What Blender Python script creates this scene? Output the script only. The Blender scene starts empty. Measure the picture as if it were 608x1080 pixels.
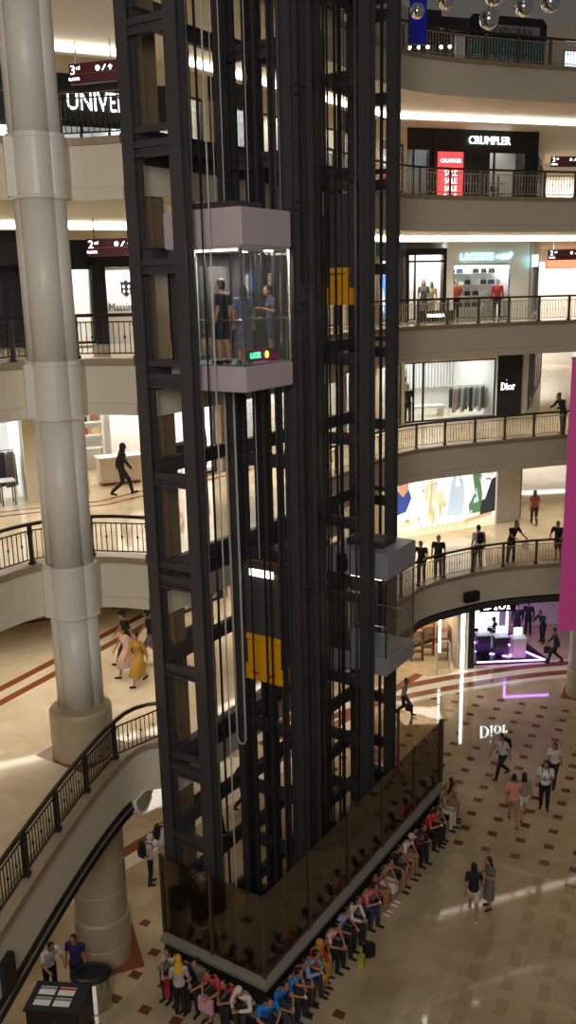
import bpy, bmesh, math, random
from mathutils import Vector, Matrix
SC = bpy.context.scene
COL = SC.collection
RND = random.Random(7)
PI = math.pi

# ------------------------------------------------------------------ materials
def rgb(r, g, b):
    f = lambda c: (c / 255 / 12.92) if c / 255 <= .04045 else ((c / 255 + .055) / 1.055) ** 2.4
    return (f(r), f(g), f(b))

def nodes_of(m):
    m.use_nodes = True
    return m.node_tree.nodes, m.node_tree.links

def mat(name, col, rough=.5, metal=0., emit=None, es=1., spec=.5, noise=0., nscale=6., coat=0.):
    m = bpy.data.materials.new(name)
    N, L = nodes_of(m)
    b = N['Principled BSDF']
    b.inputs['Base Color'].default_value = (*col, 1)
    b.inputs['Roughness'].default_value = rough
    b.inputs['Metallic'].default_value = metal
    b.inputs['Specular IOR Level'].default_value = spec
    b.inputs['Coat Weight'].default_value = coat
    if emit:
        b.inputs['Emission Color'].default_value = (*emit, 1)
        b.inputs['Emission Strength'].default_value = es
    if noise:
        tc = N.new('ShaderNodeTexCoord'); nz = N.new('ShaderNodeTexNoise'); mx = N.new('ShaderNodeMix')
        mx.data_type = 'RGBA'
        nz.inputs['Scale'].default_value = nscale; nz.inputs['Detail'].default_value = 5
        L.new(tc.outputs['Object'], nz.inputs['Vector']); L.new(nz.outputs['Fac'], mx.inputs['Factor'])
        mx.inputs['A'].default_value = (*[c * (1 - noise) for c in col], 1)
        mx.inputs['B'].default_value = (*[min(1, c * (1 + noise)) for c in col], 1)
        L.new(mx.outputs['Result'], b.inputs['Base Color'])
    return m

def glass_mat(name, tint, refl=1.0, rough=.0, haze=0.):
    """thin sheet glass: straight-through tinted transmission plus fresnel reflection"""
    m = bpy.data.materials.new(name)
    N, L = nodes_of(m)
    out = N['Material Output']; N.remove(N['Principled BSDF'])
    tr = N.new('ShaderNodeBsdfTransparent'); tr.inputs['Color'].default_value = (*tint, 1)
    gl = N.new('ShaderNodeBsdfGlossy'); gl.inputs['Roughness'].default_value = rough
    gl.inputs['Color'].default_value = (1, 1, 1, 1)
    fr = N.new('ShaderNodeFresnel'); fr.inputs['IOR'].default_value = 1.5
    mu = N.new('ShaderNodeMath'); mu.operation = 'MULTIPLY'; mu.inputs[1].default_value = refl; mu.use_clamp = True
    mx = N.new('ShaderNodeMixShader')
    L.new(fr.outputs['Fac'], mu.inputs[0]); L.new(mu.outputs[0], mx.inputs['Fac'])
    L.new(tr.outputs[0], mx.inputs[1]); L.new(gl.outputs[0], mx.inputs[2])
    if haze:
        df = N.new('ShaderNodeBsdfDiffuse'); df.inputs['Color'].default_value = (.12, .085, .05, 1)
        m2 = N.new('ShaderNodeMixShader'); m2.inputs['Fac'].default_value = haze
        L.new(mx.outputs[0], m2.inputs[1]); L.new(df.outputs[0], m2.inputs[2]); L.new(m2.outputs[0], out.inputs['Surface'])
    else:
        L.new(mx.outputs[0], out.inputs['Surface'])
    return m

M = {}
def defm(k, *a, **kw):
    M[k] = mat(k, *a, **kw)

defm('steel', (.058, .053, .055), .42, .2, noise=.2, nscale=3)
defm('steel2', (.034, .032, .038), .5, .2)
defm('rail_steel', (.16, .155, .16), .35, .8)
defm('cable', (.05, .05, .055), .4, .6)
defm('pale_cable', (.42, .40, .38), .5)
defm('cab_panel', rgb(196, 180, 184), .38, .15, noise=.05, nscale=2)
defm('cab_panel2', rgb(168, 170, 178), .35, .3, noise=.05, nscale=2)
defm('cab_floor', rgb(96, 110, 112), .4, noise=.2, nscale=9)
defm('chrome', (.55, .53, .5), .22, 1.)
defm('brass', (.34, .22, .09), .35, .9)
defm('yellow', rgb(226, 160, 12), .45)
defm('cw_dark', (.055, .05, .05), .6, noise=.2)
defm('cream', rgb(214, 202, 178), .55, noise=.04, nscale=1.2)
defm('cream_soffit', rgb(206, 196, 176), .6)
defm('column_paint', rgb(214, 208, 196), .42, noise=.03, nscale=1)
defm('curb_stone', rgb(158, 138, 112), .35, noise=.15, nscale=5)
defm('col_stone', rgb(176, 158, 130), .38, noise=.14, nscale=3)
defm('groove_shade', (.012, .011, .01), .5)
defm('railing_dark', (.022, .017, .014), .4, .3)
defm('handrail', (.028, .016, .011), .3)
defm('baluster_light', rgb(176, 160, 134), .35, .2)
defm('post_light', rgb(96, 82, 66), .35, .3)
defm('jamb_brown', rgb(128, 110, 86), .4, .1, noise=.15)
defm('inlay_red', rgb(134, 74, 48), .16)
defm('inlay_white', rgb(226, 214, 190), .14)
defm('black', (.010, .010, .012), .35)
defm('black_matt', (.012, .012, .013), .7)
defm('white', (.80, .79, .76), .45)
defm('shop_white', (.82, .81, .79), .5)
defm('shop_warm', (.70, .60, .47), .5)
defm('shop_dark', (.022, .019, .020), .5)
defm('grey', (.22, .22, .22), .5)
defm('marble_grey', rgb(176, 168, 156), .2, noise=.22, nscale=2.2)
defm('wood', rgb(128, 84, 48), .45, noise=.2)
defm('teal', rgb(24, 92, 96), .5)
defm('red', rgb(196, 30, 32), .45)
defm('pink', rgb(238, 84, 172), .45)
defm('blue', rgb(24, 34, 210), .5)
defm('purple_sign', rgb(92, 44, 58), .35)
defm('lamp_warm', (1, 1, 1), emit=(1, .91, .77), es=3.4)
defm('lamp_dot', (1, 1, 1), emit=(1, .93, .80), es=30)
defm('lamp_cool', (1, 1, 1), emit=(.90, .96, 1), es=8)
defm('sign_white', (1, 1, 1), emit=(.92, .97, 1), es=2.6)
defm('sign_teal', (1, 1, 1), emit=(.25, .88, .95), es=1.9)
defm('sign_red', (1, .2, .1), emit=(1, .16, .08), es=1.6)
defm('sign_green', (.1, 1, .4), emit=(.05, .9, .35), es=2.2)
defm('sign_amber', (1, .7, .1), emit=(1, .65, .05), es=2.2)
defm('sign_bright', (1, 1, 1), emit=(.95, .98, 1), es=7)
defm('neon_purple', (.7, .3, 1), emit=(.55, .22, 1), es=7)
defm('screen_blue', (.2, .4, .9), emit=(.18, .42, 1), es=1.6)
defm('screen_pale', (.6, .8, .9), emit=(.62, .82, .95), es=1.1)
defm('poster_red', (.6, .05, .06), emit=(.85, .07, .08), es=.75)
defm('silver_ball', (.75, .76, .8), .15, 1.)
defm('curb_dark', rgb(132, 128, 114), .3, noise=.2)
defm('trough_grey', rgb(120, 110, 98), .5)
defm('fence_post', rgb(92, 78, 60), .4, .4)
defm('pit_floor', rgb(120, 98, 70), .4)
defm('lamp_paper', (1, 1, 1), emit=(1, .95, .9), es=1.0)
defm('lamp_soft', (1, 1, 1), emit=(1, .92, .6), es=6)
defm('lamp_strip', (1, 1, 1), emit=(.90, .96, 1), es=8)
defm('banner_text', rgb(150, 160, 160), .6)
defm('rug', rgb(196, 84, 50), .8, noise=.4, nscale=4)
defm('leaf', rgb(52, 92, 34), .6)
defm('skin', rgb(178, 124, 92), .55)
defm('skin_pale', rgb(205, 160, 130), .55)
defm('eye', (.01, .008, .008), .2)
defm('lips', rgb(140, 70, 62), .5)
defm('hair', (.010, .008, .007), .45)
M['glass'] = glass_mat('clear_glass', (.93, .95, .94), .8)
M['cab_glass'] = glass_mat('cab_glass', (.95, .96, .95), .5)
M['fence_glass'] = glass_mat('bronze_glass', (.84, .78, .70), .9, 0, .06)

_cm = {}
def cmat(c, rough=.75):
    k = tuple(c)
    if k not in _cm:
        _cm[k] = mat('cloth_%d_%d_%d' % k, rgb(*c), rough, noise=.08, nscale=14)
    return _cm[k]

def floor_mat(name, c1, c2, rough, lattice=False):
    m = bpy.data.materials.new(name)
    N, L = nodes_of(m)
    b = N['Principled BSDF']; b.inputs['Roughness'].default_value = rough
    b.inputs['Specular IOR Level'].default_value = .55
    tc = N.new('ShaderNodeTexCoord')
    def math_(op, a, c=None, clamp=False):
        n = N.new('ShaderNodeMath'); n.operation = op; n.use_clamp = clamp
        for i, v in enumerate((a, c)):
            if v is None: continue
            if isinstance(v, (int, float)): n.inputs[i].default_value = v
            else: L.new(v, n.inputs[i])
        return n.outputs[0]
    def dot(vec, org):
        s = N.new('ShaderNodeVectorMath'); s.operation = 'SUBTRACT'; L.new(tc.outputs['Object'], s.inputs[0]); s.inputs[1].default_value = org
        d = N.new('ShaderNodeVectorMath'); d.operation = 'DOT_PRODUCT'; L.new(s.outputs[0], d.inputs[0]); d.inputs[1].default_value = vec
        return d.outputs['Value']
    def mixc(f, a, bb):
        x = N.new('ShaderNodeMix'); x.data_type = 'RGBA'; L.new(f, x.inputs['Factor'])
        for k, v in (('A', a), ('B', bb)):
            if isinstance(v, tuple): x.inputs[k].default_value = (*v, 1)
            else: L.new(v, x.inputs[k])
        return x.outputs['Result']
    nz = N.new('ShaderNodeTexNoise'); nz.inputs['Scale'].default_value = .8; nz.inputs['Detail'].default_value = 8; nz.inputs['Distortion'].default_value = .8
    L.new(tc.outputs['Object'], nz.inputs['Vector'])
    r = N.new('ShaderNodeMapRange'); r.inputs['From Min'].default_value = .33; r.inputs['From Max'].default_value = .68
    L.new(nz.outputs['Fac'], r.inputs['Value'])
    base = mixc(r.outputs[0], c1, c2)
    ang = math.radians(64.9); pitch = .86
    e1 = (math.cos(ang), math.sin(ang), 0); e2 = (-math.sin(ang), math.cos(ang), 0)
    O = PT(13.2, -1.87, 0)
    f1 = math_('DIVIDE', dot(e1, O), pitch); f2 = math_('DIVIDE', dot(e2, O), pitch)
    # slab to slab tone: each square flag a little lighter or darker
    fl1 = math_('FLOOR', math_('ADD', f1, .25)); fl2 = math_('FLOOR', math_('ADD', f2, .25))
    cb = N.new('ShaderNodeCombineXYZ'); L.new(fl1, cb.inputs[0]); L.new(fl2, cb.inputs[1])
    wn = N.new('ShaderNodeTexWhiteNoise'); wn.noise_dimensions = '2D'; L.new(cb.outputs[0], wn.inputs['Vector'])
    tone = math_('ADD', math_('MULTIPLY', wn.outputs['Value'], .16), .90)
    mul = N.new('ShaderNodeVectorMath'); mul.operation = 'SCALE'; L.new(base, mul.inputs[0]); L.new(tone, mul.inputs['Scale'])
    col = mul.outputs[0]
    if lattice:
        q1 = math_('ABSOLUTE', math_('SUBTRACT', math_('FRACT', math_('ADD', f1, .5)), .5))
        q2 = math_('ABSOLUTE', math_('SUBTRACT', math_('FRACT', math_('ADD', f2, .5)), .5))
        a = dot((UA[0], UA[1], 0), PT(0, 0, 0)); bb = dot((VA[0], VA[1], 0), PT(0, 0, 0))
        red = math_('MULTIPLY', math_('LESS_THAN', q1, .145), math_('LESS_THAN', q2, .165))
        reg = math_('ADD', math_('MULTIPLY', math_('GREATER_THAN', a, 7.6), math_('LESS_THAN', a, 18.7)), math_('LESS_THAN', a, .3), True)
        reg = math_('MULTIPLY', reg, math_('LESS_THAN', bb, 4.2))
        col = mixc(math_('MULTIPLY', red, reg), col, rgb(116, 68, 46))
        tan = math_('MULTIPLY', math_('LESS_THAN', q1, .33), math_('LESS_THAN', q2, .17))
        reg2 = math_('MULTIPLY', math_('MULTIPLY', math_('LESS_THAN', bb, -3.9), math_('LESS_THAN', a, 7.6)), math_('GREATER_THAN', a, .3))
        col = mixc(math_('MULTIPLY', math_('MULTIPLY', tan, reg2), .4), col, rgb(150, 120, 82))
        # darker band framing the tan field
        band = math_('MULTIPLY', math_('MULTIPLY', math_('GREATER_THAN', a, 7.7), math_('LESS_THAN', a, 8.5)), math_('LESS_THAN', bb, -2.6))
        col = mixc(math_('MULTIPLY', band, .3), col, rgb(150, 120, 82))
    L.new(col, b.inputs['Base Color'])
    return m

# ------------------------------------------------------------------ the lift grid: a along the shaft, b across it
CX, CY = -0.82, 18.72
UA = (0.54795823, 0.8365057); VA = (-0.8365057, 0.54795823)
UANG = math.atan2(UA[1], UA[0])
def PT(a, b, z=None):
    x, y = CX + a * UA[0] + b * VA[0], CY + a * UA[1] + b * VA[1]
    return (x, y) if z is None else (x, y, z)

# ------------------------------------------------------------------ mesh building
class MB:
    def __init__(s):
        s.bm = bmesh.new(); s.mi = 0
    def _f(s, vs):
        try:
            f = s.bm.faces.new(vs); f.material_index = s.mi; return f
        except ValueError:
            return None
    def box(s, c, d, rz=0., M4=None):
        hx, hy, hz = d[0] / 2, d[1] / 2, d[2] / 2
        R = Matrix.Rotation(rz, 3, 'Z')
        v = []
        for x, y, z in ((-1, -1, -1), (1, -1, -1), (1, 1, -1), (-1, 1, -1), (-1, -1, 1), (1, -1, 1), (1, 1, 1), (-1, 1, 1)):
            p = R @ Vector((x * hx, y * hy, z * hz)) + Vector(c)
            v.append(s.bm.verts.new(M4 @ p if M4 else p))
        for q in ((3, 2, 1, 0), (4, 5, 6, 7), (0, 1, 5, 4), (1, 2, 6, 5), (2, 3, 7, 6), (3, 0, 4, 7)):
            s._f([v[i] for i in q])
        return s
    def b2(s, x0, x1, y0, y1, z0, z1):
        return s.box(((x0 + x1) / 2, (y0 + y1) / 2, (z0 + z1) / 2), (abs(x1 - x0), abs(y1 - y0), abs(z1 - z0)))
    def prism(s, poly, z0, z1, mats=None):
        a = [s.bm.verts.new((x, y, z0)) for x, y in poly]; b = [s.bm.verts.new((x, y, z1)) for x, y in poly]
        n = len(poly)
        s._f(a[::-1]); s._f(b)
        for i in range(n):
            s._f([a[i], a[(i + 1) % n], b[(i + 1) % n], b[i]])
        return s
    def poly(s, pts, flip=False):
        v = [s.bm.verts.new(p) for p in pts]
        s._f(v[::-1] if flip else v)
        return s
    def tube(s, p0, p1, r0, r1=None, n=8, caps=True):
        r1 = r0 if r1 is None else r1
        p0, p1 = Vector(p0), Vector(p1); d = (p1 - p0)
        if d.length < 1e-6: return s
        d.normalize()
        t = Vector((0, 0, 1)) if abs(d.z) < .9 else Vector((1, 0, 0))
        x = d.cross(t).normalized(); y = d.cross(x)
        A = [s.bm.verts.new(p0 + (x * math.cos(2 * PI * i / n) + y * math.sin(2 * PI * i / n)) * r0) for i in range(n)]
        B = [s.bm.verts.new(p1 + (x * math.cos(2 * PI * i / n) + y * math.sin(2 * PI * i / n)) * r1) for i in range(n)]
        for i in range(n):
            s._f([A[i], B[i], B[(i + 1) % n], A[(i + 1) % n]])
        if caps: s._f(A); s._f(B[::-1])
        return s
    def path(s, pts, r, n=6):
        rings = []
        P = [Vector(p) for p in pts]
        for i, p in enumerate(P):
            d = (P[min(i + 1, len(P) - 1)] - P[max(i - 1, 0)]).normalized()
            t = Vector((0, 0, 1)) if abs(d.z) < .9 else Vector((1, 0, 0))
            x = d.cross(t).normalized(); y = d.cross(x)
            rings.append([s.bm.verts.new(p + (x * math.cos(2 * PI * k / n) + y * math.sin(2 * PI * k / n)) * r) for k in range(n)])
        for A, B in zip(rings, rings[1:]):
            for i in range(n): s._f([A[i], B[i], B[(i + 1) % n], A[(i + 1) % n]])
        s._f(rings[0]); s._f(rings[-1][::-1])
        return s
    def lathe(s, prof, c=(0, 0, 0), n=24, sx=1, sy=1):
        rings = []
        for r, z in prof:
            rings.append([s.bm.verts.new((c[0] + sx * r * math.cos(2 * PI * i / n), c[1] + sy * r * math.sin(2 * PI * i / n), c[2] + z)) for i in range(n)])
        for A, B in zip(rings, rings[1:]):
            for i in range(n): s._f([A[i], A[(i + 1) % n], B[(i + 1) % n], B[i]])
        s._f(rings[0][::-1]); s._f(rings[-1])
        return s
    def sweep(s, pts, prof, z=0., cap=True):
        """closed profile [(offset to the left of travel, height)] along a plan polyline"""
        rings = []
        for (x, y), (nx, ny) in zip(pts, normals(pts)):
            rings.append([s.bm.verts.new((x + nx * d, y + ny * d, z + h)) for d, h in prof])
        n = len(prof)
        for A, B in zip(rings, rings[1:]):
            for i in range(n): s._f([A[i], A[(i + 1) % n], B[(i + 1) % n], B[i]])
        if cap: s._f(rings[0][::-1]); s._f(rings[-1])
        return s
    def ball(s, c, r, n=10, m=7):
        if isinstance(r, (int, float)): r = (r, r, r)
        top = s.bm.verts.new((c[0], c[1], c[2] + r[2])); bot = s.bm.verts.new((c[0], c[1], c[2] - r[2]))
        rings = []
        for j in range(1, m):
            t = PI * j / m
            rings.append([s.bm.verts.new((c[0] + r[0] * math.sin(t) * math.cos(2 * PI * i / n), c[1] + r[1] * math.sin(t) * math.sin(2 * PI * i / n), c[2] + r[2] * math.cos(t))) for i in range(n)])
        for i in range(n):
            s._f([top, rings[0][i], rings[0][(i + 1) % n]]); s._f([bot, rings[-1][(i + 1) % n], rings[-1][i]])
        for A, B in zip(rings, rings[1:]):
            for i in range(n): s._f([A[i], B[i], B[(i + 1) % n], A[(i + 1) % n]])
        return s
    def build(s, name, mats, parent=None, smooth=False, bevel=0., label=None):
        bm = s.bm
        bmesh.ops.recalc_face_normals(bm, faces=bm.faces)
        if bevel:
            bmesh.ops.bevel(bm, geom=list(bm.edges), offset=bevel, segments=2, affect='EDGES', clamp_overlap=True)
        big = [f for f in bm.faces if len(f.verts) > 4]
        if big: bmesh.ops.triangulate(bm, faces=big)
        me = bpy.data.meshes.new(name); bm.to_mesh(me); bm.free()
        if smooth:
            me.polygons.foreach_set('use_smooth', [True] * len(me.polygons))
        for m in (mats if isinstance(mats, (list, tuple)) else [mats]):
            me.materials.append(M[m] if isinstance(m, str) else m)
        o = bpy.data.objects.new(name, me); COL.objects.link(o)
        if parent: o.parent = parent
        if label: o['label'] = label
        return o

def normals(pts):
    out = []
    n = len(pts)
    for i in range(n):
        a = pts[max(i - 1, 0)]; b = pts[i]; c = pts[min(i + 1, n - 1)]
        d1 = Vector((b[0] - a[0], b[1] - a[1])); d2 = Vector((c[0] - b[0], c[1] - b[1]))
        if d1.length < 1e-9: d1 = d2
        if d2.length < 1e-9: d2 = d1
        d1.normalize(); d2.normalize()
        n1 = Vector((-d1.y, d1.x)); n2 = Vector((-d2.y, d2.x))
        mnorm = (n1 + n2)
        if mnorm.length < 1e-6: mnorm = n1
        mnorm.normalize()
        k = 1 / max(.5, mnorm.dot(n1))
        out.append((mnorm.x * k, mnorm.y * k))
    return out

def offset(pts, d):
    return [(x + nx * d, y + ny * d) for (x, y), (nx, ny) in zip(pts, normals(pts))]

def smooth_line(pts, it=2):
    for _ in range(it):
        q = [pts[0]]
        for a, b in zip(pts, pts[1:]):
            q += [(a[0] * .75 + b[0] * .25, a[1] * .75 + b[1] * .25), (a[0] * .25 + b[0] * .75, a[1] * .25 + b[1] * .75)]
        pts = q + [pts[-1]]
    return pts

def walk(pts, step):
    """points every ~step metres along a polyline"""
    L = [0.]
    for a, b in zip(pts, pts[1:]): L.append(L[-1] + math.dist(a, b))
    n = max(1, round(L[-1] / step)); out = []; j = 0
    for i in range(n + 1):
        t = L[-1] * i / n
        while j < len(L) - 2 and L[j + 1] < t: j += 1
        k = (t - L[j]) / max(1e-9, L[j + 1] - L[j]); a, b = pts[j], pts[j + 1]
        out.append((a[0] + (b[0] - a[0]) * k, a[1] + (b[1] - a[1]) * k))
    return out

def tag(o, label, cat, group=None, kind=None):
    o['label'] = label; o['category'] = cat
    if group: o['group'] = group
    if kind: o['kind'] = kind
    return o

def thing(name, label, cat, loc=(0, 0, 0), rz=0., group=None):
    o = bpy.data.objects.new(name, None); COL.objects.link(o)
    o.empty_display_size = .2
    o.location = loc; o.rotation_euler = (0, 0, rz)
    return tag(o, label, cat, group)

def struct(name, mb, mats, label=None, **kw):
    o = mb.build(name, mats, **kw); o['kind'] = 'structure'
    if label: o['label'] = label
    return o

def text(name, body, size, m, parent, loc, rx=PI / 2, rz=0., align='CENTER', ext=.012, sx=1.):
    cu = bpy.data.curves.new(name, 'FONT'); cu.body = body; cu.size = size; cu.extrude = ext
    cu.align_x = align; cu.align_y = 'CENTER'; cu.resolution_u = 3
    cu.materials.append(M[m] if isinstance(m, str) else m)
    o = bpy.data.objects.new(name, cu); COL.objects.link(o)
    o.parent = parent; o.location = loc; o.rotation_euler = (rx, 0, rz); o.scale = (sx, 1, 1)
    TXT.append(o)
    return o
TXT = []
# the ground floor lies lower than a common storey: whatever stands on it is laid out at its own scale and set down there
ZG = -1.25; KG = (16.6 - ZG) / 16.6
class GROUND:
    def __enter__(s): s.old = set(bpy.data.objects)
    def __exit__(s, *a):
        G = Matrix.Translation((0, 0, ZG)) @ Matrix.Scale(KG, 4)
        for o in set(bpy.data.objects) - s.old:
            if o.parent is None: o.matrix_basis = G @ o.matrix_basis

def copy_tree(o, parent=None):
    c = o.copy(); COL.objects.link(c)
    if parent: c.parent = parent
    for ch in o.children: copy_tree(ch, c)
    return c

# ------------------------------------------------------------------ camera
def make_camera():
    pitch = math.atan(234 / 950); roll = math.atan(86 / 3880)
    fw = Vector((0, math.cos(pitch), -math.sin(pitch))); r0 = Vector((1, 0, 0)); u0 = r0.cross(fw)
    c, s = math.cos(roll), math.sin(roll)
    r = c * r0 - s * u0; u = s * r0 + c * u0
    cd = bpy.data.cameras.new('camera'); co = bpy.data.objects.new('camera', cd); COL.objects.link(co)
    m = Matrix((r, u, -fw)).transposed().to_4x4(); m.translation = (0, 0, 16.6)
    co.matrix_world = m
    cd.sensor_fit = 'VERTICAL'; cd.sensor_height = 36; cd.lens = 950 / 1080 * 36
    cd.clip_start = .1; cd.clip_end = 300
    SC.camera = co
make_camera()
# ================================================================== SETTING
M['floor_ground'] = floor_mat('floor_ground', rgb(180, 156, 120), rgb(200, 180, 146), .05, True)
M['floor_upper'] = floor_mat('floor_upper', rgb(214, 194, 160), rgb(226, 210, 182), .06)

LV = {1: 5., 2: 10., 3: 15., 4: 20., 5: 25.}
LAND = [PT(1.0, 3.3), PT(9.6, 3.3)]
EL_HI = [(-11, 10), (-9.4, 14.5), (-8.1, 18.2), (-7.06, 20.7), (-6.3, 21.65), (-5.3, 22.15), (-4.5, 22.2), (-3.6, 21.9)]
ER_HI = [PT(9.7, 4.9), PT(13, 5.1), PT(16, 5.15), (4.75, 36.4), (6.3, 37.4), (8.5, 38.3), (10.6, 39.1), (12.6, 39.8), (15.5, 40.2), (19, 40.2)]
EL_1 = [(-6.3, 9), (-5.85, 12.8), (-5.5, 15.4), (-5.2, 17.35), (-4.8, 19.43), (-4.35, 21.1), (-3.95, 21.65), (-3.45, 21.75)]
ER_1 = [PT(13, 3.35), PT(15.3, 3.3), (5.2, 34.0), (6.34, 34.89), (8.55, 36.13), (11.5, 36.72), (15, 36.6), (19, 35.5)]
OUT = [(27, 40.), (27, 82), (0, 82), (-26, 52), (-26, 9)]

# ground floor
with GROUND():
    struct('floor', MB().poly([(-26, 5, 0), (27, 5, 0), (27, 82, 0), (-26, 82, 0)]), 'floor_ground')

def edges(n):
    l = EL_1 if n == 1 else EL_HI; r = ER_1 if n == 1 else ER_HI
    return smooth_line(l, 2), smooth_line(r, 2)

TRIM = [0]
def trim(mb, mats, **kw):
    TRIM[0] += 1
    return struct('trim_%d' % TRIM[0], mb, mats, **kw)

for n, z in LV.items():
    l, r = edges(n)
    ring = l + LAND + r
    out = OUT if n != 1 else [(27, 34.)] + OUT[1:]
    struct('floor', MB().poly([(x, y, z) for x, y in offset(ring, .05) + out]), 'floor_upper')
    struct('ceiling', MB().poly([(x, y, z - 1.22) for x, y in offset(ring, .1) + out], True), 'cream_soffit')
    # stone curb, plaster fascia with a stepped lower lip
    drop = 1.28
    for side, e in (('left', l), ('right', r)):
        trim(MB().sweep(e, [(-.10, -.07), (-.10, .09), (.34, .09), (.34, -.07)], z), 'curb_stone')
        if n == 1 and side == 'left':
            trim(MB().sweep(e, [(.0, -.02), (.0, -1.32), (.22, -1.32), (.22, -.02)], z), 'cream')
        else:
            trim(MB().sweep(e, [(.0, -.02), (.0, -.98), (-.07, -1.0), (-.07, -drop), (.25, -drop), (.25, -.02)], z), 'cream')
    # dark steel landing edge in front of the lift doors
    trim(MB().sweep([l[-1]] + LAND + [r[0]], [(0, -.62), (0, .03), (.22, .03), (.22, -.62)], z), 'steel')
    trim(MB().sweep([l[-1]] + LAND + [r[0]], [(.06, -1.26), (.06, -.62), (.22, -.62), (.22, -1.26)], z), 'cream')

# light trough that hangs under the first balcony: black strips painted in as shadow slots over a pale half-round bowl
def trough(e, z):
    trim(MB().sweep(e, [(-.04, .02), (-.04, -.12), (.18, -.12), (.18, .02)], z), 'groove_shade')
    bowl = [(.10 + .19 * math.cos(t), -.12 - .24 * math.sin(t)) for t in [PI - PI * k / 8 for k in range(9)]]
    trim(MB().sweep(e, bowl, z), ['trough_grey'])
    trim(MB().sweep(e, [(-.105, -.15), (-.105, -.21), (-.06, -.21), (-.06, -.15)], z), 'groove_shade')
    trim(MB().sweep(e, [(-.07, -.28), (-.07, -.34), (.0, -.34), (.0, -.28)], z), 'groove_shade')
l1, r1 = edges(1)
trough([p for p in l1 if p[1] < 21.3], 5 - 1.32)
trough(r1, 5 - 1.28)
# rounded end of the trough: a stone-coloured half disc with a pale rim
ce = [p for p in l1 if p[1] < 21.3][-2:]
cd = Vector((ce[1][0] - ce[0][0], ce[1][1] - ce[0][1])).normalized()
capf = thing('trough_end_cap', 'pale half-round end cap where the trough under the left balcony stops', 'light trough', (ce[1][0] + cd.x * .05, ce[1][1] + cd.y * .05, 3.72), math.atan2(cd.y, cd.x))
mb = MB()
arc_ = [PI * k / 14 for k in range(15)]
fr = [mb.bm.verts.new((.42 - .42 * math.cos(t), -.16, -.50 * math.sin(t))) for t in arc_]
bk = [mb.bm.verts.new((.42 - .42 * math.cos(t), .14, -.50 * math.sin(t))) for t in arc_]
for i in range(14): mb._f([fr[i], fr[i + 1], bk[i + 1], bk[i]])
mb._f(fr); mb._f(bk[::-1]); mb._f([fr[0], bk[0], bk[-1], fr[-1]])
mb.build('face', 'col_stone', capf)
MB().path([(.42 - .45 * math.cos(t), -.13, -.53 * math.sin(t)) for t in arc_], .05, 8).build('rim', 'white', capf)
MB().tube((-.03, -.13, .0), (.87, -.13, .0), .035).build('top_bar', 'white', capf)
# columns of the left balcony: a big half-round shaft with a slimmer shaft on each side
def cluster(x, y, z0, z1):
    mb = MB()
    mb.tube((x, y, z0), (x, y, z1), .42, n=28)
    for k in (-1, 1):
        mb.tube((x + .33 * k, y + .13, z0), (x + .33 * k, y + .13, z1), .27, n=22)
    return struct('column', mb, 'column_paint', smooth=True)
cx, cy = -5.5, 21.5
for n in range(1, 6):
    cluster(cx, cy, LV[n] + (1.3 if n == 1 else .1), LV[n] + 3.72)
    # collar at slab height, lobed like the shafts and tied back to the fascia
    mb = MB(); h = LV[n] + 3.70
    for dx, dy, r in ((0, 0, .45), (-.34, .13, .31), (.34, .13, .31)):
        mb.lathe([(r - .01, 0), (r + .03, .03), (r + .03, .07), (r, .10), (r, 1.28), (r + .015, 1.30), (r + .015, 1.40)], (cx + dx, cy + dy, h), 26)
    mb.box((cx, cy + .55, h + .70), (1.28, 1.0, 1.24)); mb.box((cx - .46, cy + .42, h + .70), (.72, 1.15, 1.26), .35)
    struct('column', mb, 'column_paint')
mb = MB().lathe([(.80, 0), (.80, .36), (.785, .375), (.785, .40), (.80, .415), (.80, .80), (.785, .815), (.785, .84), (.80, .855), (.80, 1.22), (.74, 1.3)], (cx, cy, 5), 36)
struct('column', mb, 'col_stone')
trim(MB().box((cx, cy, 5.003), (1.75, 1.75, .008), PI / 4 + .2), 'inlay_red')
# stone column on the ground floor under the balcony
gx, gy = -5.37, 21.5
pr = [(.74, ZG), (.74, -.7), (.72, -.68), (.72, -.65), (.74, -.63), (.76, -.3), (.76, .1)]
for k in range(4):
    h = .1 + k * .85
    pr += [(.71, h + .02), (.69, h + .04), (.69, h + .07), (.71, h + .09)]
pr += [(.71, 3.8)]
struct('column', MB().lathe(pr, (gx, gy, 0), 40), 'col_stone')
trim(MB().box((gx, gy, ZG + .004), (1.85, 1.85, .006), math.radians(64.9) + PI / 4), 'inlay_red')
# column at the right edge of the ground floor
rx_, ry_ = 12.15, 34.6
with GROUND():
    struct('column', MB().lathe([(.70, 0), (.70, .5), (.68, .52), (.68, .55), (.70, .57), (.70, 1.1), (.66, 1.15), (.66, 4.6)], (rx_, ry_, 0), 32), 'col_stone')
    trim(MB().box((rx_, ry_, .004), (1.6, 1.6, .006), math.radians(64.9)), 'inlay_red')

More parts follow.
